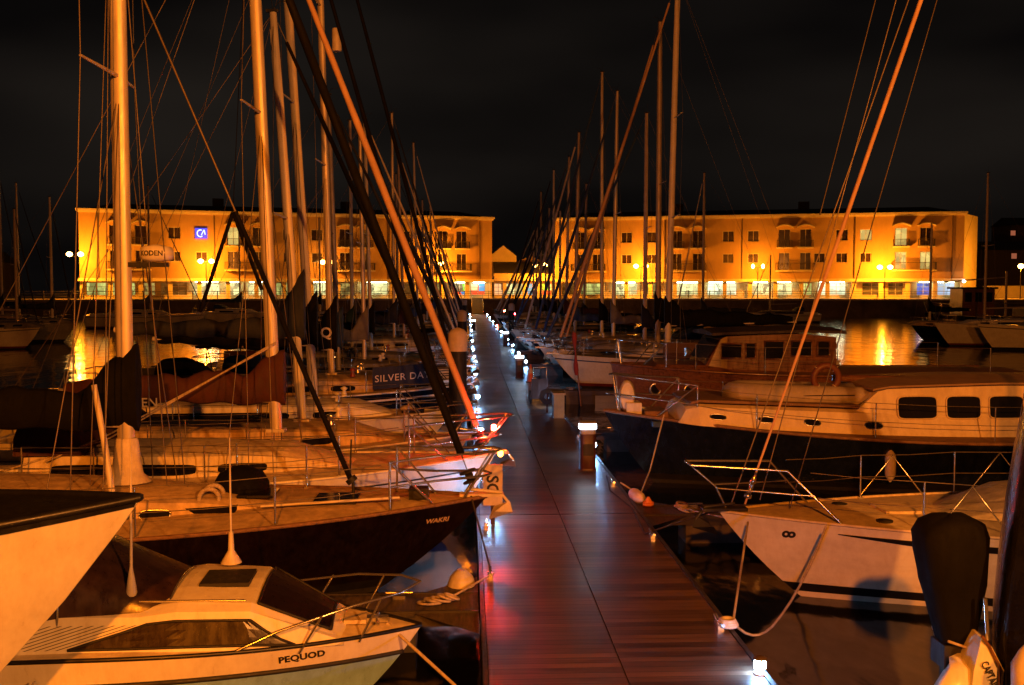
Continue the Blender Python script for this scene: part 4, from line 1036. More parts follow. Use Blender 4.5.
def yacht(side, bow, yc, L, hull, cover, mpx=None, topz=None, mx=None, label='', dia=.16, detail=1, rake=.03, fore='furled', fm=None, zb=1.25, boom=None, bz=None, B=None, hood=True,
          group=None, mmat=None, spr=(.5,), name='sailing_yacht', coverup=.8, ch=.42, fdia=.09, n=18, rot=0):
    hd = 1 if side < 0 else -1
    b = Boat(name, label, 'sailboat', group, bow, yc, L, B or L * .32, zb, zb - .2, zb - .22, hd, rot=rot, rake=L * .11, tw=.68, mats=COLN[hull], stripe=random.random() < .6, n=n,
             deck=random.choice([DECKW, DECKT, GEL, DECKG, DECKT]))
    if mpx is not None:
        p = b.w2l(at(mpx, 300, yc)); m_ = p.x
    else: m_ = mx if mx is not None else L * .1
    m_ = max(-L * .2, min(L * .34, m_)); w = L * .105
    b.cabin([(-L * .26, w, L * .047), (m_ - .3, w, L * .045), (m_ + L * .1, w * .75, L * .036), (m_ + L * .1 + .9, w * .4, .02)], random.choice([GELW, DECKG, DECKW, DECKT]), [(-L * .22, m_ - L * .04, .3, .72, 6), (m_ + .1, m_ + L * .07, .32, .7, 4)])
    b.cockpit(-L * .45, -L * .265, w * .95)
    if detail > 0: clutter(b, w, m_, L)
    if hood: b.hood(-L * .27, -L * .16, w, b.dz(-L * .2) + L * .045, .5, COVERS[cover] if cover else CNAVY)
    b.pulpit(.6, 1.2, .014); 
    if detail > 0: b.lifelines([L * .5 - 2.4, L * .08, -L * .1, -L * .28], sections=(1, .5) if detail > 0 else (1,)); b.pushpit()
    z0 = b.dz(m_) + L * .045 + .03
    b.rig(m_, z0, topz or L * 1.25, rake, dia, mmat or random.choice([ALU, ALUG, WMAST]), boom if boom is not None else L * .36, bz or z0 + .7, COVERS[cover] if cover else None, ch,
          fore, fm or random.choice([SAILC, CNAVY, SAILC, CBLU]), fdia, spr, .006, detail=detail, coverup=coverup)
    return b
GA = 'yachts berthed along the left side of the main pontoon'; GB = 'yachts berthed along the right side of the main pontoon'
SALM = mat('cream_furled_sail', (.50, .31, .20), .8)
b = yacht(-1, .05, 18.6, 9.2, 'grey', 'navy', 301, 8.95, label='grey hulled yacht with navy sail cover, third bow back on the left', dia=.17, rake=.06, fm=CBLK, group=GA, zb=1.2, detail=2, bz=3.05, coverup=.9, ch=.36)
b = yacht(-1, -.35, 22.3, 9.6, 'white', 'black', 313, 14.5, label='white yacht with bright tall mast, fourth bow back on the left beside the pile', dia=.19, rake=.055, group=GA, zb=1.2, detail=2, mmat=WMAST, bz=2.7, fm=CBLK)
b = yacht(-1, -.1, 25.6, 9.8, 'navy', 'black', 331, 15, label='navy yacht lettered SILVER DAY with Q on its black sail cover', dia=.17, rake=.02, group=GA, zb=1.45, detail=2, mmat=ALU, bz=2.4, coverup=.9, ch=.5, fm=CBLK, spr=(.4, .7))
q = b.pt(372, 367, 24.4); q1 = b.pt(434, 367, 24.9); e0, e1 = b.edge(q.x), b.edge(min(q1.x, b.L / 2 - .3))
dg_ = b.part(MB().loft([[(q.x, -e0[0] - .0, e0[1] + .12), (q.x, -e0[0] - .0, e0[1] + .66)], [(q1.x, -max(.2, e1[0]) - .0, e1[1] + .12), (q1.x, -max(.2, e1[0]) - .0, e1[1] + .66)]], closed=False, cap=False), 'lifeline_dodger', CNAVY)
vs, fs = text_geo('SILVER DAY', .24, .0, 0, 1.08); wx = q1.x - q.x
b.part(MB().add([(q.x + .05 + v.x, -lerp(e0[0], max(.2, e1[0]), (v.x + .05) / wx) - .012, lerp(e0[1], e1[1], (v.x + .05) / wx) + .3 + v.y) for v in vs], fs), 'lettering', LTRW)
vs, fs = text_geo('Q', .36, .008); q = b.pt(327, 337, 25.6); b.part(MB().add([(q.x + v.x - .14, -.2, q.z + v.y) for v in vs], fs), 'sail_number', LTRW)
b.part(MB().lathe(b.pt(332, 40, 25.6) + Vector((.12, 0, 0)), [(.11, -.28), (.12, -.24), (.12, .24), (.11, .28)], 12), 'radar_reflector', WMAST, b.mast)
left = [(29.2, 338, 9.5, 'worn white', 'blue', 9), (35, 364, 9.5, 'white', 'grey', 9.5), (39, 371, 10.5, 'white', 'black', 10), (42.5, 352, 11, 'navy', 'green', 9), (47.5, 394, 12.2, 'white', 'navy', 10), (52.5, 404, 11.2, 'worn white', 'maroon', 10), (57.5, 398, 10.5, 'white', 'black', 9.5),
        (62.5, 418, 13, 'black', 'blue', 11), (69, 414, 9.8, 'white', 'grey', 9), (74, 424, 10.5, 'white', 'navy', 9), (79.5, 427, 9, 'grey', 'black', 9), (85, 431, 11, 'white', 'black', 10), (91.5, 434, 10, 'worn white', 'blue', 9), (98, 437, 9.5, 'white', 'maroon', 9), (106, 440, 10, 'navy', 'grey', 9)]
for i, (Y, mpx, tz, h, cv, L) in enumerate(left):
    yacht(-1, random.uniform(-.3, .1), Y, L, h, cv, mpx, tz, label=f'{h} yacht, {cv} sail cover, {ordn[i]} beyond the Q marked one', dia=.15, rake=random.uniform(.0, .03), group=GA, detail=1 if Y < 60 else 0, zb=random.uniform(1.1, 1.35), n=16 if Y < 60 else 10)

# ================================================================== RIGHT BOATS
# near white yacht with 8
b = Boat('sailing_yacht', 'cream white yacht numbered 8 with black stripe, its bow nearest on the right', 'sailboat', None, at(719, 517, 12.35).x, 12.35, 9.6, 3.0, 1.1, 1.0, 1.0, -1, rake=1.15, tw=.7,
         mats=[GELW, BLACKS, BLACKS, GELW], stripe=False, deck=DECKW, n=30, rail=DECKW, railr=.02, full=2.0)
N_ = b
m = MB()
for side in (-1, 1):
    secs = []
    for i in range(23):
        q = .04 + .83 * i / 22; sh = b.sheer(q); z1 = sh - .115; z2 = z1 - .085 * min(1, (22.4 - i) / 3)
        secs.append([(b.xx(q, z1), side * (b.hw(q, z1) + .012), z1), (b.xx(q, z2), side * (b.hw(q, z2) + .012), z2)])
    m.loft(secs, closed=False, cap=False)
b.part(m, 'cove_stripe', BLACKS)
b.text('8', b.L / 2 - .72, .93, .2, LTRK, bold=.006, rot=R(-90))
b.cabin([(-2.6, .98, .45), (-.2, .95, .42), (1.0, .8, .34), (1.9, .5, .08), (2.05, .45, .01)], DECKW, [(-2.2, -.3, .3, .72, 6), (.1, .9, .35, .7, 5)])
b.hatch(2.3, 2.75, .5, b.dz(2.5) + .06, DECKW); b.hatch(-.6, -.1, .5, b.dz(0) + .43, GLASS)
for (x, y) in ((2.9, .55), (2.5, .8), (3.1, -.4)): b.part(MB().lathe((x, y, b.dz(x) + .03), [(.1, 0), (.1, .02), (.03, .035)], 14), 'deck_filler', RUB)
b.cockpit(-4.3, -2.65, .9); b.anchor(RUB)
m = MB(); xb = b.L / 2
def e_(x, k, hh): w, z = b.edge(x); return Vector((x, k * max(.09, w - .04), z + hh))
for k in (-1, 1):
    m.tube([e_(xb - 1.35, k, .0), e_(xb - .75, k, .6), (xb + .4, k * .16, 1.72)], .017, 7)
    m.tube([e_(xb - 1.05, k, .32), (xb + .05, k * .12, 1.42)], .012, 6)
m.tube([(xb + .4, -.16, 1.72), (xb + .4, .16, 1.72)], .017, 6); m.tube([(xb + .4, .0, 1.72), (xb + .05, 0, 1.42), (xb - .1, 0, 1.12)], .014, 6); m.tube([(xb + .05, -.12, 1.42), (xb + .05, .12, 1.42)], .012, 6)
b.part(m, 'pulpit', STEEL)
b.lifelines([2.6, 1.1, -.5, -2.2], h=.6, back=1.0); b.pushpit()
# baby-stay legs (inverted V struts)
for x in (2.1, .4):
    w, z = b.edge(x); 
    for k in (-1, 1): b.part(MB().tube([(x - .45, k * (w - .06), z + .02), (x, k * (w - .06), z + .58), (x + .45, k * (w - .06), z + .02)], .011, 6), 'stanchion_brace', STEEL)
b.rig(.1, 1.45, 14.5, .0, .17, ALU, 3.6, 2.3, CBLK, .4, 'wire', SAILC, .09, (.5,), .007, detail=2)
fb = b.pt(745, 504, 12.35); f1 = b.pt(847, 215, 12.35); f2 = b.pt(921, 0, 12.35); fe = f2 + (f2 - f1) * .9
b.part(MB().tube([fb, fb.lerp(f1, .3), f1, f2, fe], [.013, .017, .027, .028, .025], 8), 'furled_headsail', SALM)
b.part(MB().lathe(fb.lerp(f1, .02), [(.02, 0), (.05, .01), (.05, .05), (.03, .07), (.03, .2), (.045, .22), (.02, .3)], 10, axis=(f1 - fb)), 'furling_drum', STEEL)
for (p0, p1, mt_) in (((760, 500), (896, 0), WIRE), ((820, 215), (860, 60), WIRED), ((790, 508), (937, 0), WIRED)):
    a = b.pt(*p0, 12.35); c = b.pt(*p1, 12.35); b.part(MB().tube([a, c, c + (c - a) * .6], .008, 4, cap=False), 'stay', mt_)
# mooring lines
def line(pts, label, r=.014, mt=ROPE, sag=.0):
    pts = [Vector(p) for p in pts]; out = []
    for a, c in zip(pts, pts[1:]):
        for i in range(6): f = i / 6; out.append(a.lerp(c, f) - Vector((0, 0, sag * 4 * f * (1 - f))))
    out.append(pts[-1]); c0 = out[0].copy()
    o = MB().tube([p - c0 for p in out], r, 6).build('mooring_line', mt); o.location = c0
    return tag(o, label, 'rope')
line([at(748, 522, 11.9), (2.66, 9.75, .55)], 'pale taut rope from the numbered yacht bow down to the near right cleat')
line([at(826, 527, 11.3), (3.2, 10.2, .35), (2.66, 9.8, .56)], 'slack pale rope looping from the numbered yacht deck edge to the same cleat', sag=.12)
t = empty('rope_coil', (2.6, 9.72, DZ + .02), 0, 'small white rope coil on the right pontoon edge by the near corner', 'rope')
M = MB(); [M.torus((0, 0, .03 + .022 * k), .09 - .012 * k, .02) for k in range(3)]; M.build('coil', FEND, t)
t = empty('rope_coil', at(686, 541, 14.9), 0, 'messy orange rope coil on the dark finger behind the numbered yacht', 'rope'); t.location.z = DZ - .02; t.location.y = 15.2; t.location.x = 3.35
M = MB(); [M.torus((random.uniform(-.04, .04), random.uniform(-.04, .04), .02 + .025 * k), .13 - .015 * k, .018, axis=(random.uniform(-.2, .2), random.uniform(-.2, .2), 1)) for k in range(4)]; M.build('coil', ROPE, t)
line([(3.35, 15.1, .52), at(735, 520, 13.2)], 'dim rope from the orange coil to the numbered yacht bow', .012)
fender((2.74, 15.9, .56), 'white fender with orange tip lying on the right pontoon edge', L=.4, r=.1, axis=(.25, -1, -.12))
fender((2.86, 15.55, .5), 'small orange buoy at the end of the white edge fender', FENO, L=.12, r=.09)

# dark blue motor sailer
D = Boat('motor_sailer', 'long dark blue motor sailer with cream coachroof and three large wheelhouse windows', 'boat', None, 2.75, 19.9, 13.5, 3.9, 1.46, 1.02, 1.1, -1, rake=1.0, tw=.75,
         mats=[NAVY, NAVY, BLACKS, ANTI], stripe=False, deck=TEAK, n=30, rail=TEAK, railr=.035, full=2.4)
b = D
def lx(px, Y=18.6): return b.pt(px, 400, Y).x
xs = [lx(688), lx(704), lx(862), lx(872)]
cbm = mat('cream_coachroof', (.66, .55, .38), .45, var=.12)
b.cabin([(-5.6, 1.38, .52), (lx(870), 1.36, .52), (lx(862), 1.36, .52), (lx(704), 1.05, .40), (lx(692), .95, .30), (lx(684), .85, .02)], cbm,
        [(lx(px + 8), lx(px - 8), .38, .66, 2.6) for px in (722, 770, 815)] + [(lx(px + 9), lx(px - 9), .38, .66, 2.6) for px in (875,)], rim=STEEL)
b.part(MB().loft([[(x, -w, b.dz(x) + h), (x, -w, b.dz(x) + h + .05), (x, w, b.dz(x) + h + .05), (x, w, b.dz(x) + h)] for x, w, h in ((lx(862), 1.2, .54), (lx(704), .93, .42), (lx(696), .88, .36))], smooth=False), 'coachroof_top', TEAK)
# wheelhouse
wz = 1.14
secs = []
for px, zt, w in ((1085, .9, 1.2), (1010, .94, 1.22), (897, .88, 1.2), (882, .8, 1.18), (861, .42, 1.15)):
    x = lx(px); secs.append([(x, -w * 1.02, wz), (x, -w * .93, wz + zt), (x, -w * .5, wz + zt + .05), (x, w * .5, wz + zt + .05), (x, w * .93, wz + zt), (x, w * 1.02, wz)])
wh = b.part(MB().loft(secs, smooth=False), 'wheelhouse', cbm)
def whw(pxa, pxb, z0, z1, name='wheelhouse_window'):
    for side in (-1, 1):
        a, c = lx(pxa), lx(pxb); N = 20; ring = []
        for j in range(N):
            an = 2 * PI * j / N; ca, sa = math.cos(an), math.sin(an); u = math.copysign(abs(ca) ** .35, ca); v = math.copysign(abs(sa) ** .35, sa)
            x = (a + c) / 2 + u * (c - a) / 2; z = (z0 + z1) / 2 + v * (z1 - z0) / 2
            ring.append((x, side * (1.22 * lerp(1.02, .93, z / .92) + .018), wz + z))
        m = MB().add(ring, [tuple(range(N))]); w_ = b.part(m, name, GLASS, wh); b.part(MB().tube(ring + ring[:1], .016, 5), 'window_frame', cbm, w_)
whw(900, 940, .28, .72); whw(949, 984, .28, .72); whw(992, 1027, .28, .72); whw(1040, 1066, .28, .72)
# front slanted panes
m = MB()
for (p0, p1) in (((-1.02, -.1)), ((.1, 1.02))):
    x1, x2 = lx(881), lx(865); m.add([(x1 + .025, p0, wz + .76), (x2 + .025, p0, wz + .49), (x2 + .025, p1, wz + .49), (x1 + .025, p1, wz + .76)], [(0, 1, 2, 3)])
b.part(m, 'front_window', GLASS, wh)
m = MB(); m.loft([[(lx(px), -w, wz + z), (lx(px), -w, wz + z + .035), (lx(px), 0, wz + z + .09), (lx(px), w, wz + z + .035), (lx(px), w, wz + z)] for px, w, z in ((1095, 1.25, .93), (1000, 1.3, .95), (892, 1.26, .89), (876, 1.15, .82))], smooth=False)
b.part(m, 'wheelhouse_roof', mat('tan_roof_paint', (.30, .20, .13), .6), wh)
# inflatable dinghy on the coachroof
t = empty('inflatable_dinghy', (0, 0, 0), 0, 'upturned grey inflatable dinghy lashed on the dark blue boat coachroof', 'dinghy')
p0 = at(736, 402, 19.4); p1 = at(868, 402, 19.4); zt = 1.64
t.location = ((p0.x + p1.x) / 2, 19.7, zt); L2 = (p1.x - p0.x) / 2
M = MB(); M.tube([(L2, -.42, .16), (-L2 * .5, -.42, .17), (-L2 * .85, -.28, .19), (-L2, 0, .2), (-L2 * .85, .28, .19), (-L2 * .5, .42, .17), (L2, .42, .16)], [.18, .24, .24, .22, .24, .24, .18], 14); M.build('tubes', PVC, t)
secs = [[(x, -.42 * w, .24), (x, 0, .24 + .14 * w), (x, .42 * w, .24)] for x, w in ((L2 * .85, 1), (-L2 * .5, 1), (-L2 * .9, .4))]; MB().loft(secs, closed=False, cap=False).build('floor', PVC, t)
MB().box(L2 * .8, L2 * .84, -.3, .3, .0, .24).build('transom', TEAK, t); MB().tube([(L2 * .7, -.625, .2), (0, -.63, .2), (-L2 * .6, -.6, .2)], .012, 5).build('grab_line', ROPEB, t)
# lifebuoy by wheelhouse + horizontal spars
t = empty('lifebuoy', at(826, 378, 19.3), 0, 'orange and white ring lifebuoy hung ahead of the cream wheelhouse', 'lifebuoy')
MB().torus((0, 0, 0), .25, .065, axis=(0, 1, .1)).build('ring', LIFEO, t)
M = MB(); [M.torus((.25 * math.cos(a), 0, .25 * math.sin(a)), .068, .008, axis=(-math.sin(a), 0, math.cos(a)), n=12, m=5) for a in (.8, 2.36, 3.9, 5.5)]; M.build('strap', FEND, t)
q0 = b.pt(832, 378, 19.9); q1 = b.pt(1090, 383, 19.9)
b.part(MB().tube([q0, q1], [.075, .075], 8).tube([q0 + Vector((-2.4, 0, -.1)), (q0.x - 2.4, 0, q0.z - .5)], .02, 5), 'lowered_boom', VARN)
# bow rails, danforth anchor, windlass
b.pulpit(.75, 1.7, .018, -.1); b.lifelines([4.0, 1.9, -.3, -2.6, -4.8], h=.7, back=1.7)
q = b.pt(627, 396, 19.9)
b.part(MB().loft([[(q.x + .17 * math.cos(a) * s_, y, q.z + .34 * math.sin(a) * s_) for a in [2 * PI * j / 16 for j in range(16)]] for s_, y in ((.8, -.06), (1, 0), (.8, .06))]), 'covered_stowed_anchor', FEND)
b.part(MB().box(lx(652), lx(636), -.25, .2, b.dz(4.8) + .1, b.dz(4.8) + .35), 'windlass', FEND); b.part(MB().box(lx(678), lx(654), -.4, .4, b.dz(4.2) + .08, b.dz(4.2) + .26), 'deck_box', VARN)
b.part(MB().box(lx(663), lx(655), 1.0, 1.15, b.dz(4.5) + .02, b.dz(4.5) + .12), 'fairlead', CBLU)
line([at(664, 415, 18.6), at(650, 470, 18.0), at(640, 495, 17.0), (2.65, 17.1, .55)], 'pale rope hanging from the dark blue bow to the pontoon edge')
t = empty('life_raft', at(905, 398, 20), 0, '', 'x'); bpy.data.objects.remove(t)

# wooden wheelhouse boat
Wd = Boat('wooden_boat', 'varnished wooden motor boat with square wheelhouse and round portholes on the right', 'boat', None, at(612, 385, 28).x, 28.2, 11.5, 3.6, 1.8, 1.55, 1.55, -1, rake=.4, tw=.8,
          mats=[VARN, VARN, BOOTRED, ANTI], stripe=False, deck=TEAK, n=26, rail=VARN, railr=.04, full=3.0)
b = Wd
def lw(px, Y=27): return b.pt(px, 360, Y).x
for px in (661, 693):
    for sd in (1, -1):
        x = lw(px, 26.8); z = 1.13; p = Vector((x, sd * (b.side(x, z) + .0), z))
        o = b.part(MB().lathe(p, [(.14, 0), (.14, .03)], 18, axis=(0, sd, 0)), 'porthole', GLASS); b.part(MB().torus(p + Vector((0, sd * .03, 0)), .15, .028, axis=(0, 1, 0)), 'porthole_rim', STEEL, o)
b.cabin([(lw(842), 1.2, .2), (lw(700), 1.25, .2), (lw(660), .95, .15), (lw(654), .9, .02)], VARN)
wz = b.dz(0) + .02; secs = []
for px, zt, w in ((838, 1.02, 1.1), (800, 1.12, 1.15), (728, 1.05, 1.15), (722, .98, 1.12), (706, .2, 1.08)):
    x = lw(px); secs.append([(x, -w, wz), (x, -w * .95, wz + zt), (x, w * .95, wz + zt), (x, w, wz)])
wh = b.part(MB().loft(secs, smooth=False), 'wheelhouse', VARN)
for (pa, pb, z0, z1) in ((722, 742, .45, .85), (746, 756, .45, .85), (765, 784, .42, .92), (792, 812, .5, .92), (818, 830, .5, .9)):
    for sd in (-1, 1):
        m = MB(); y = sd * 1.15; m.box(lw(pb), lw(pa), min(y, y + sd * .012), max(y, y + sd * .012), wz + z0, wz + z1); w_ = b.part(m, 'wheelhouse_window', GLASS, wh)
        m = MB(); a, c = lw(pb), lw(pa)
        m.tube([(a, y + sd * .014, wz + z0), (c, y + sd * .014, wz + z0), (c, y + sd * .014, wz + z1), (a, y + sd * .014, wz + z1), (a, y + sd * .014, wz + z0)], .025, 5); b.part(m, 'window_frame', VARN, w_)
m = MB(); m.loft([[(lw(px), -w, wz + z), (lw(px), -w, wz + z + .07), (lw(px), 0, wz + z + .16), (lw(px), w, wz + z + .07), (lw(px), w, wz + z)] for px, w, z in ((845, 1.3, 1.12), (800, 1.35, 1.16), (725, 1.3, 1.1), (712, 1.2, 1.07))], smooth=False)
b.part(m, 'wheelhouse_roof', mat('dark_roof_canvas', (.03, .02, .025), .7), wh)
m = MB(); x1, x2 = lw(722) + .03, lw(709) + .03; m.add([(x1, -1.0, wz + .95), (x2, -1.0, wz + .4), (x2, 1.0, wz + .4), (x1, 1.0, wz + .95)], [(0, 1, 2, 3)]); b.part(m, 'front_window', PANE, wh)
b.part(MB().lathe((lw(705) + .3, .9, wz + .62), [(.03, 0), (.12, .1), (.12, .18)], 12, axis=(1, 0, 0)), 'searchlight', STEEL, wh)
b.pulpit(.7, 1.4, .02, -.1); b.lifelines([3.6, 1.8, -4.5], h=.75)

# large white yacht behind with black boom cover
b = yacht(1, 3.35, 39.5, 11.2, 'white', 'black', 668, 16.2, label='large white yacht with long black boom cover behind the wooden boat', dia=.25, rake=.02, group=GB, zb=1.35, detail=2, mmat=WMAST, boom=5.2, bz=2.5, ch=.7, coverup=.5, fm=SALM, fdia=.12, spr=(.35, .62), B=3.8)
m = MB(); m.box(-.1, 1.5, 1.87, 1.93, .7, 1.9); b.part(m, 'hanging_canvas_dodger', mat('brown_canvas', (.13, .07, .05), .9))
m = MB(); q = at(579, 352, 31) - Vector((0, 0, 0))
t = empty('ensign_staff', (at(581, 385, 31.5).x, 31.5, .4), 0, 'furled red flag on a slim pole in front of the large white yacht', 'flag')
MB().tube([(0, 0, -.2), (-.25, 0, 2.2)], .03, 6).build('staff', VARN, t); MB().loft([[(-.1 - .06 * z + (.05 + .035 * math.sin(f * 9 + .4)) * math.cos(a + .3 * f), (.05 + .02 * math.sin(f * 14)) * math.sin(a), z) for a in [2 * PI * j / 10 for j in range(10)]] for f, z in [(i / 8, 2.15 - i * .17) for i in range(9)]]).build('flag_cloth', mat('red_flag_cloth', (.22, .02, .012), .8, bump=.5), t)
yacht(1, 4.0, 43.5, 10.3, 'worn white', 'black', 658, 15.5, label='yacht with heavy mast and black sail cover just past the large white one', dia=.25, rake=.0, group=GB, detail=1, zb=1.2, bz=2.5, ch=.6, fm=SALM, boom=4.5, fdia=.11)
right = [(47, 645, 12.2, 'white', 'navy', 10), (51, 613.5, 14, 'worn white', 'grey', 11), (53.5, 602, 15.5, 'navy', 'black', 12), (58, 575, 13, 'white', 'blue', 10), (62.5, 566, 12.2, 'white', 'maroon', 10), (67, 584, 11, 'grey', 'navy', 9.5), (72, 554, 12.5, 'white', 'black', 10),
         (77, 560, 10, 'white', 'green', 9), (82, 549, 10.6, 'worn white', 'navy', 9), (88, 541, 12.5, 'white', 'black', 10), (94, 545, 10, 'black', 'blue', 9), (100, 536, 10.5, 'white', 'grey', 9), (107, 533, 10, 'white', 'black', 9)]
for i, (Y, mpx, tz, h, cv, L) in enumerate(right):
    yacht(1, random.uniform(2.7, 3.2) + (.6 if Y < 55 else 0), Y, L, h, cv, mpx, tz, label=f'{h} yacht, {cv} sail cover, {ordn[i]} beyond the two big-masted right ones', dia=.2 if Y < 60 else .17, rake=random.uniform(-.005, .02), group=GB, detail=1 if Y < 60 else 0, zb=random.uniform(1.1, 1.4), n=16 if Y < 60 else 10, fdia=.13)
# near right stern with covered outboard
S = Boat('speed_boat', 'white stern with slanted name plate under the black covered outboard, bottom right', 'boat', None, at(930, 660, 7.75).x + 6.15, 7.95, 5.6, 2.1, 1.0, .82, .78, 1, rake=.8, tw=.85, mats=[GEL, GEL, BLUES, ANTI], stripe=False, deck=GEL, n=20)
b = S
ox = -b.L / 2
t = empty('outboard_motor', at(947, 665, 7.9), 0, 'outboard motor under a tall black canvas cover at the bottom right', 'outboard')
o0 = t.location.copy()
def OP(px, py, dy=0): return at(px, py, 7.9) - o0 + Vector((0, dy, 0))
M = MB(); secs = []
for (pl, pr, py, dd) in ((938, 972, 640, .13), (930, 976, 612, .17), (922, 982, 580, .2), (917, 985, 550, .21), (916, 985, 535, .21), (921, 981, 523, .19), (934, 968, 516, .12), (946, 955, 514, .03)):
    a, c = OP(pl, py), OP(pr, py); cx = (a.x + c.x) / 2; hw_ = (c.x - a.x) / 2
    secs.append([(cx + hw_ * (1 + .035 * math.sin(5 * k + a.z * 7) + .02 * math.sin(11 * k - a.z * 19)) * math.copysign(abs(math.cos(k)) ** .7, math.cos(k)), dd * (1 + .05 * math.sin(7 * k + a.z * 9)) * math.copysign(abs(math.sin(k)) ** .7, math.sin(k)), a.z + .012 * math.sin(3 * k)) for k in [2 * PI * j / 44 for j in range(44)]])
M.loft(secs).build('canvas_cover', CBLK, t)
a, c = OP(937, 664), OP(968, 640); M = MB().box(a.x, c.x, -.12, .12, a.z, c.z - .003); M.box(a.x + .05, c.x - .08, -.06, .06, a.z - .9, a.z - .003); M.build('leg', RUB, t)
M = MB(); M.tube([OP(938, 634, -.17), OP(956, 640, -.18), OP(972, 636, -.16)], .012, 5); M.build('tie_cord', ROPE, t)
# transom structures
def SP(px, py, Y=7.55): return b.pt(px, py, Y)
secs = []
for (pa, pb, py, y0_, y1_) in ((981, 984, 638, .0, .2), (977, 989, 645, -.04, .2), (970, 1000, 668, -.06, .25), (968, 998, 690, -.06, .3), (968, 996, 720, -.06, .3)):
    a, c = SP(pa, py), SP(pb, py); secs.append([(a.x, a.y + y0_, a.z), (c.x, c.y + y0_, a.z), (c.x + .03, c.y + y1_, a.z), (a.x + .03, a.y + y1_, a.z)])
qc = b.part(MB().loft(secs, smooth=False), 'stern_quarter', GEL)
vs, fs = text_geo('CAPTAIN', .085, .002)
p0_, p1_ = SP(976, 660), SP(992, 692); ax = (p1_ - p0_).normalized(); up_ = Vector((-ax.z, 0, ax.x)); up_ = up_ if up_.z > 0 else -up_
b.part(MB().add([p0_ + Vector((0, -.075, 0)) + ax * v.x * .7 + up_ * v.y for v in vs], fs), 'lettering', LTRK, qc)
b.part(MB().tube([SP(982, 636, 7.5), SP(989, 646, 7.5), SP(1000, 668, 7.48), SP(998, 700, 7.48)], .014, 6), 'stern_trim', VARN, qc)
secs = []
for (pa, pb, py, y0_) in ((958, 968, 664, .15), (950, 970, 670, 0), (940, 974, 684, -.02), (930, 976, 700, -.02), (926, 976, 730, -.02)):
    a, c = SP(pa, py), SP(pb, py); secs.append([(a.x, a.y + y0_, a.z), (c.x, c.y + y0_, a.z), (c.x + .1, c.y + .25, a.z), (a.x + .14, a.y + .25, a.z)])
b.part(MB().loft(secs, smooth=True), 'swim_platform', GEL)
b.part(MB().tube([SP(985, 598, 7.6), SP(988, 640, 7.6)], .018, 6), 'stern_post', STEEL)
# tall black covered shape at right edge: cockpit canopy of that boat
m = MB(); secs = []
for (pl_, py) in ((986, 700), (986, 640), (992, 580), (1000, 520), (1010, 460), (1022, 415), (1040, 395), (1075, 390)):
    a = SP(pl_, py, 7.6) + Vector((.06, 0, 0)); e2 = a.x + max(.15, 1.6 - max(0, (a.z - 1.6)) * .3)
    secs.append([(a.x, -.55, a.z), (a.x + .18, 0, a.z + .02), (a.x + .48, .55, a.z), (e2, .6, a.z), (e2 + .1, 0, a.z), (e2, -.6, a.z)])
b.part(MB().loft(secs), 'canopy', mat('black_vinyl_canopy', (.008, .008, .01), .25, var=.4, scale=6, bump=.6))
t = empty('fender', at(1021, 665, 6.6), 0, 'cream fender at the extreme bottom right corner', 'fender'); MB().lathe((.04, 0, -.1), [(.03, -.3), (.09, -.22), (.1, .1), (.05, .2), (.02, .24)], 12).build('fender_body', FEND, t)

# ================================================================== BACKGROUND BOATS
GC = 'yachts moored across the left basin'; GD = 'yachts moored across the right basin'
bgl = [(-1, 40, 67, 9.5, 'white', None, 22, 9.2, 'pale dim hull lying at the far left margin above the open water'), (-1, 76, 76, 9, 'grey', 'navy', 52, 10.8, 'dim grey yacht with short mast beside the far left pale hull'),
       (-1, 30, 84, 10, 'white', 'navy', 2, 13.5, 'far dim yacht whose mast stands at the extreme left'), (-1, 60, 92, 9, 'black', 'black', 19, 13.5, 'dark yacht with tall mast seen beyond the far left hulls'),
       (-1, 206, 104, 12, 'white', 'grey', 150, 14.5, 'white yacht lying broadside beyond the big orange mast'), (-1, 300, 112, 12, 'worn white', 'blue', 240, 12, 'pale yacht broadside below the dark arcade doors'),
       (-1, 365, 100, 10, 'navy', 'black', 320, 11, 'dark hull with black cover between the left masts and quay')]
for i, (sd, bpx, Y, L, h, cv, mpx, tz, lab) in enumerate(bgl):
    yacht(sd, at(bpx, 300, Y).x, Y, L, h, cv, mpx, tz, label=lab, group=GC, detail=0, n=10, zb=1.5, rake=.0, dia=.2)
bgr = [(1, 935, 68, 10, 'white', None, 985, 12, 'dim pale hull with its bow pointing left in the right hand cluster', 1.6), (1, 978, 63, 10, 'worn white', None, 1045, 9, 'pale hull at the far right margin beyond the open water', 1.7), (1, 912, 76, 9, 'black', 'black', 930, 9, 'dark hull at the left end of the right hand cluster', 1.2),
       (1, 672, 74, 9.5, 'white', 'navy', 703, 12.6, 'yacht with short bare mast beyond the black boom cover', 1.2), (1, 745, 118, 9, 'worn white', None, 770, 8, 'low pale boat lying under the right quay wall', 1.2)]
for (sd, bpx, Y, L, h, cv, mpx, tz, lab, zb) in bgr:
    yacht(sd, at(bpx, 300, Y).x, Y, L, h, cv, mpx, tz, label=lab, group=GD, detail=0, n=10, zb=zb, rake=.0, dia=.2, fore='wire' if mpx > 900 else 'furled')
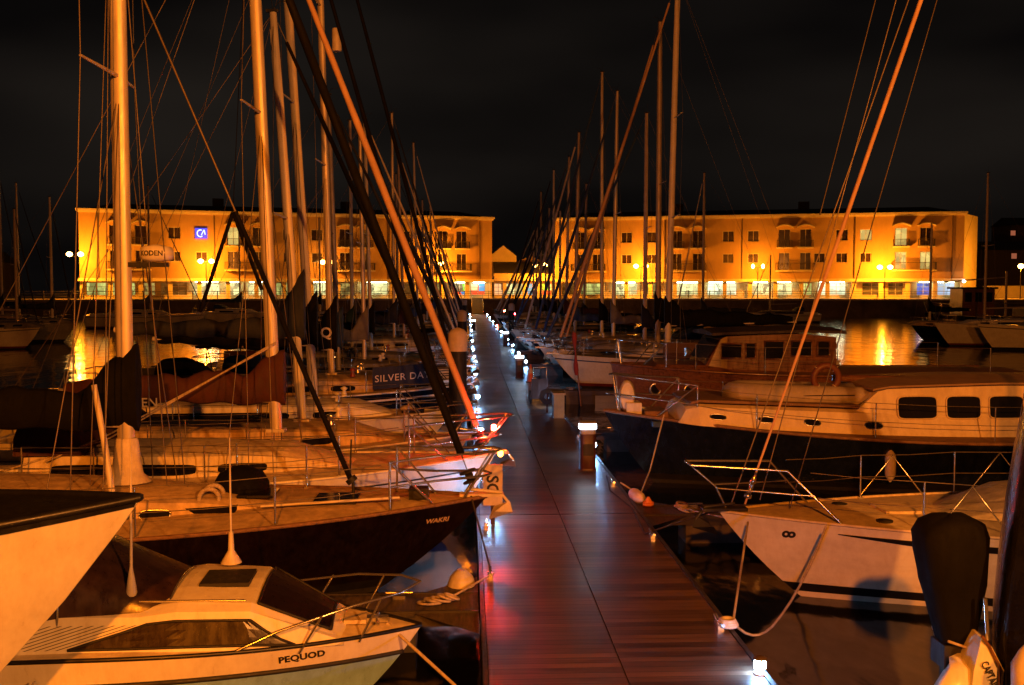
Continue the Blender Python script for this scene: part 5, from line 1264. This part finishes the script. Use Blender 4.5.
# fishing boat with wheelhouse at right
Fb = Boat('fishing_boat', 'dark working boat with lit tall wheelhouse in front of the blue shop', 'boat', None, at(925, 300, 84).x, 84, 12, 4, 2.0, 1.5, 1.6, -1, rake=.6, mats=COLN['black'], n=14, deck=TEAK)
b = Fb; x = b.pt(972, 300, 84).x
m = MB().box(x - 1.4, x + 1.4, -1.1, 1.1, b.dz(x), b.dz(x) + 2.4); wh = b.part(m, 'wheelhouse', VARN); b.part(MB().box(x - 1.6, x + 1.6, -1.3, 1.3, b.dz(x) + 2.402, b.dz(x) + 2.55), 'wheelhouse_roof', CBLK, wh)
for k in (-.9, 0, .9): b.part(MB().box(x + k - .3, x + k + .3, 1.102, 1.13, b.dz(x) + 1.3, b.dz(x) + 2.1), 'window', GLASS, wh)
b.part(MB().tube([(x - 3, 0, 1.5), (x - 3, 0, 5.5)], .1, 8).tube([(x - 3, 0, 5), (x + 2.5, 0, 4.6)], .06, 6), 'derrick', ALUG); b.pulpit(.9, 2, .03)
b.part(MB().box(-5, -2.5, -1.4, 1.4, 1.6, 2.3).tube([(-5, 1.6, 1.5), (-5, 1.6, 2.8), (1, 1.6, 2.8)], .04, 5), 'deck_gear', CGRY)
line([Vector((-.4, 10.9, .5)), Vector((-.15, 10.9, .52)), Vector((.3, 11.6, .56))], 'white rope trailing over the finger beside the small named cruiser', .014)
t = empty('rope_coil', (-.32, 10.75, DZ - .03), 0, 'white rope heap on the finger pontoon right of the small named cruiser', 'rope')
M = MB(); [M.torus((.06 * k - .1, .03 * (k % 2), .02 + .016 * k), .13 - .012 * k, .014, axis=(.1 * k, .15, 1)) for k in range(5)]; M.build('coil', ROPE, t)
t = empty('dock_fender', (-.08, 11.55, .42), 0, 'white corner bumper on the left pontoon edge under the maroon bow', 'bumper')
MB().loft([[(.17 * s_ * math.cos(a), .2 * s_ * math.sin(a), z) for a in [2 * PI * j / 14 for j in range(14)]] for s_, z in ((1, -.22), (1, .02), (.8, .12), (.3, .2))]).build('bumper_body', FEND, t)
line([W.root.location + Vector((5.0, -.1, 1.25)), Vector((.27, 11.65, .57))], 'mooring rope from the maroon bow down to the pontoon cleat', .012, ROPEB)
p = at(388, 632, 9.2)
line([(p.x, 9.1, .82), (.25, 8.3, .2), at(400, 690, 8.4)], 'rope hanging from the small cruiser bow towards the bottom edge', .016)
line([P_.root.location + Vector((4.3, -.1, 1.4)), Vector((.27, 17.3, .57))], 'rope from the pink lit bow aft to the pontoon cleat', .012)

t = empty('gangway', (1.4, 139, DZ), 0, 'railed access bridge from the far end of the pontoon up to the quay', 'gangway')
MB().add([(-.8, 0, .08), (.8, 0, .08), (.8, 10, QZ - DZ + .05), (-.8, 10, QZ - DZ + .05), (-.8, 0, 0), (.8, 0, 0), (.8, 10, QZ - DZ - .05), (-.8, 10, QZ - DZ - .05)], [(0, 1, 2, 3), (4, 7, 6, 5), (0, 4, 5, 1), (1, 5, 6, 2), (3, 2, 6, 7), (0, 3, 7, 4)]).build('ramp', RUB, t)
for k in (-.8, .8):
    M = MB(); M.tube([(k, 0, 1.0), (k, 5, 2.2), (k, 10, 3.1)], .035, 6); M.tube([(k, 0, .55), (k, 10, 2.65)], .025, 6)
    for i in range(9): f = i / 8; M.tube([(k, 10 * f, .05 + f * 2.15), (k, 10 * f, 1.0 + f * 2.1 + .12 * math.sin(PI * f))], .025, 6)
    M.build('handrail', STEEL, t)
for (px, py, Y, c, lab) in ((497, 317, 118, (1, .08, .04), 'red warning lamp at the far right end of the pontoon'), (505, 311, 126, (1, .12, .06), 'second red lamp just beyond the red warning lamp'), (514, 314, 121, (1, .03, .05), 'pinkish red lamp right of the other red lamps')):
    p = at(px, py, Y); t = empty('warning_lamp', (p.x, p.y, 0), 0, lab, 'lamp')
    MB().tube([(0, 0, -.5), (0, 0, p.z - .12)], .07, 8).build('post', LP, t); MB().lathe((0, 0, p.z), [(.08, -.12), (.16, -.08), (.16, .1), (.05, .16)], 12).build('lantern', emat('red_lamp_glow_%d' % px, c, 120), t)

for (bt, x, lab, mt_) in ((P_, 1.4, 'white fender hung on the pink lit hull amidships', FEND), (D, 1.6, 'cream fender hung on the dark blue hull below the oval ports', FEND), (D, -2.2, 'orange fender hung on the dark blue hull below the wheelhouse', FENO), (Wd, 3.2, 'pale fender hung beside the wooden hull portholes', FEND), (W, -2.6, 'pale fender hung on the maroon hull near the stern', FEND)):
    sd = -1 if bt.h > 0 else 1; z = .62; y = bt.side(x, z) + .13; M_ = Matrix.Rotation(bt.rz, 3, 'Z')
    p = bt.c + M_ @ Vector((x, sd * y, z)); e_w, e_z = bt.edge(x); fender(p, lab, mt_, .5, .1, top=bt.c + M_ @ Vector((x, sd * (e_w - .02), e_z + .03)))
line([Vector((2.52, 17.9, .52)), Vector((2.4, 16.6, .515)), Vector((2.55, 15.2, .515)), Vector((2.46, 13.6, .515)), Vector((3.3, 12.9, 1.0))], 'dark shore power cable running from the nearest pedestal to the numbered yacht', .011, ROPEB)

# ------------------------------------------------------------------ world + light
w = bpy.data.worlds.new('World'); sc.world = w; w.use_nodes = True; nt = w.node_tree; bg = nt.nodes['Background']
sky = nt.nodes.new('ShaderNodeTexSky'); sky.sky_type = 'NISHITA'; sky.sun_disc = False; sky.sun_elevation = R(-6); sky.sun_rotation = R(160)
tc = nt.nodes.new('ShaderNodeTexCoord'); mp_ = nt.nodes.new('ShaderNodeMapping'); mp_.inputs['Scale'].default_value = (1, 1, 3.2)
n = nt.nodes.new('ShaderNodeTexNoise'); n.inputs['Scale'].default_value = 1.9; n.inputs['Detail'].default_value = 3; n.inputs['Roughness'].default_value = .45
r = nt.nodes.new('ShaderNodeValToRGB'); r.color_ramp.elements[0].position = .42; r.color_ramp.elements[1].position = .74
r.color_ramp.elements[0].color = (.0026, .0021, .0020, 1); r.color_ramp.elements[1].color = (.0125, .0098, .0078, 1)
ad = nt.nodes.new('ShaderNodeMix'); ad.data_type = 'RGBA'; ad.blend_type = 'ADD'; ad.inputs[0].default_value = .01
nt.links.new(tc.outputs['Generated'], mp_.inputs[0]); nt.links.new(mp_.outputs[0], n.inputs['Vector']); nt.links.new(n.outputs[0], r.inputs[0])
nt.links.new(r.outputs[0], ad.inputs[6]); nt.links.new(sky.outputs[0], ad.inputs[7]); nt.links.new(ad.outputs[2], bg.inputs[0]); bg.inputs[1].default_value = 1.0
sc.view_settings.view_transform = 'Standard'; sc.view_settings.look = 'None'; sc.view_settings.exposure = 0; sc.view_settings.gamma = 1
sc.render.engine = 'CYCLES'
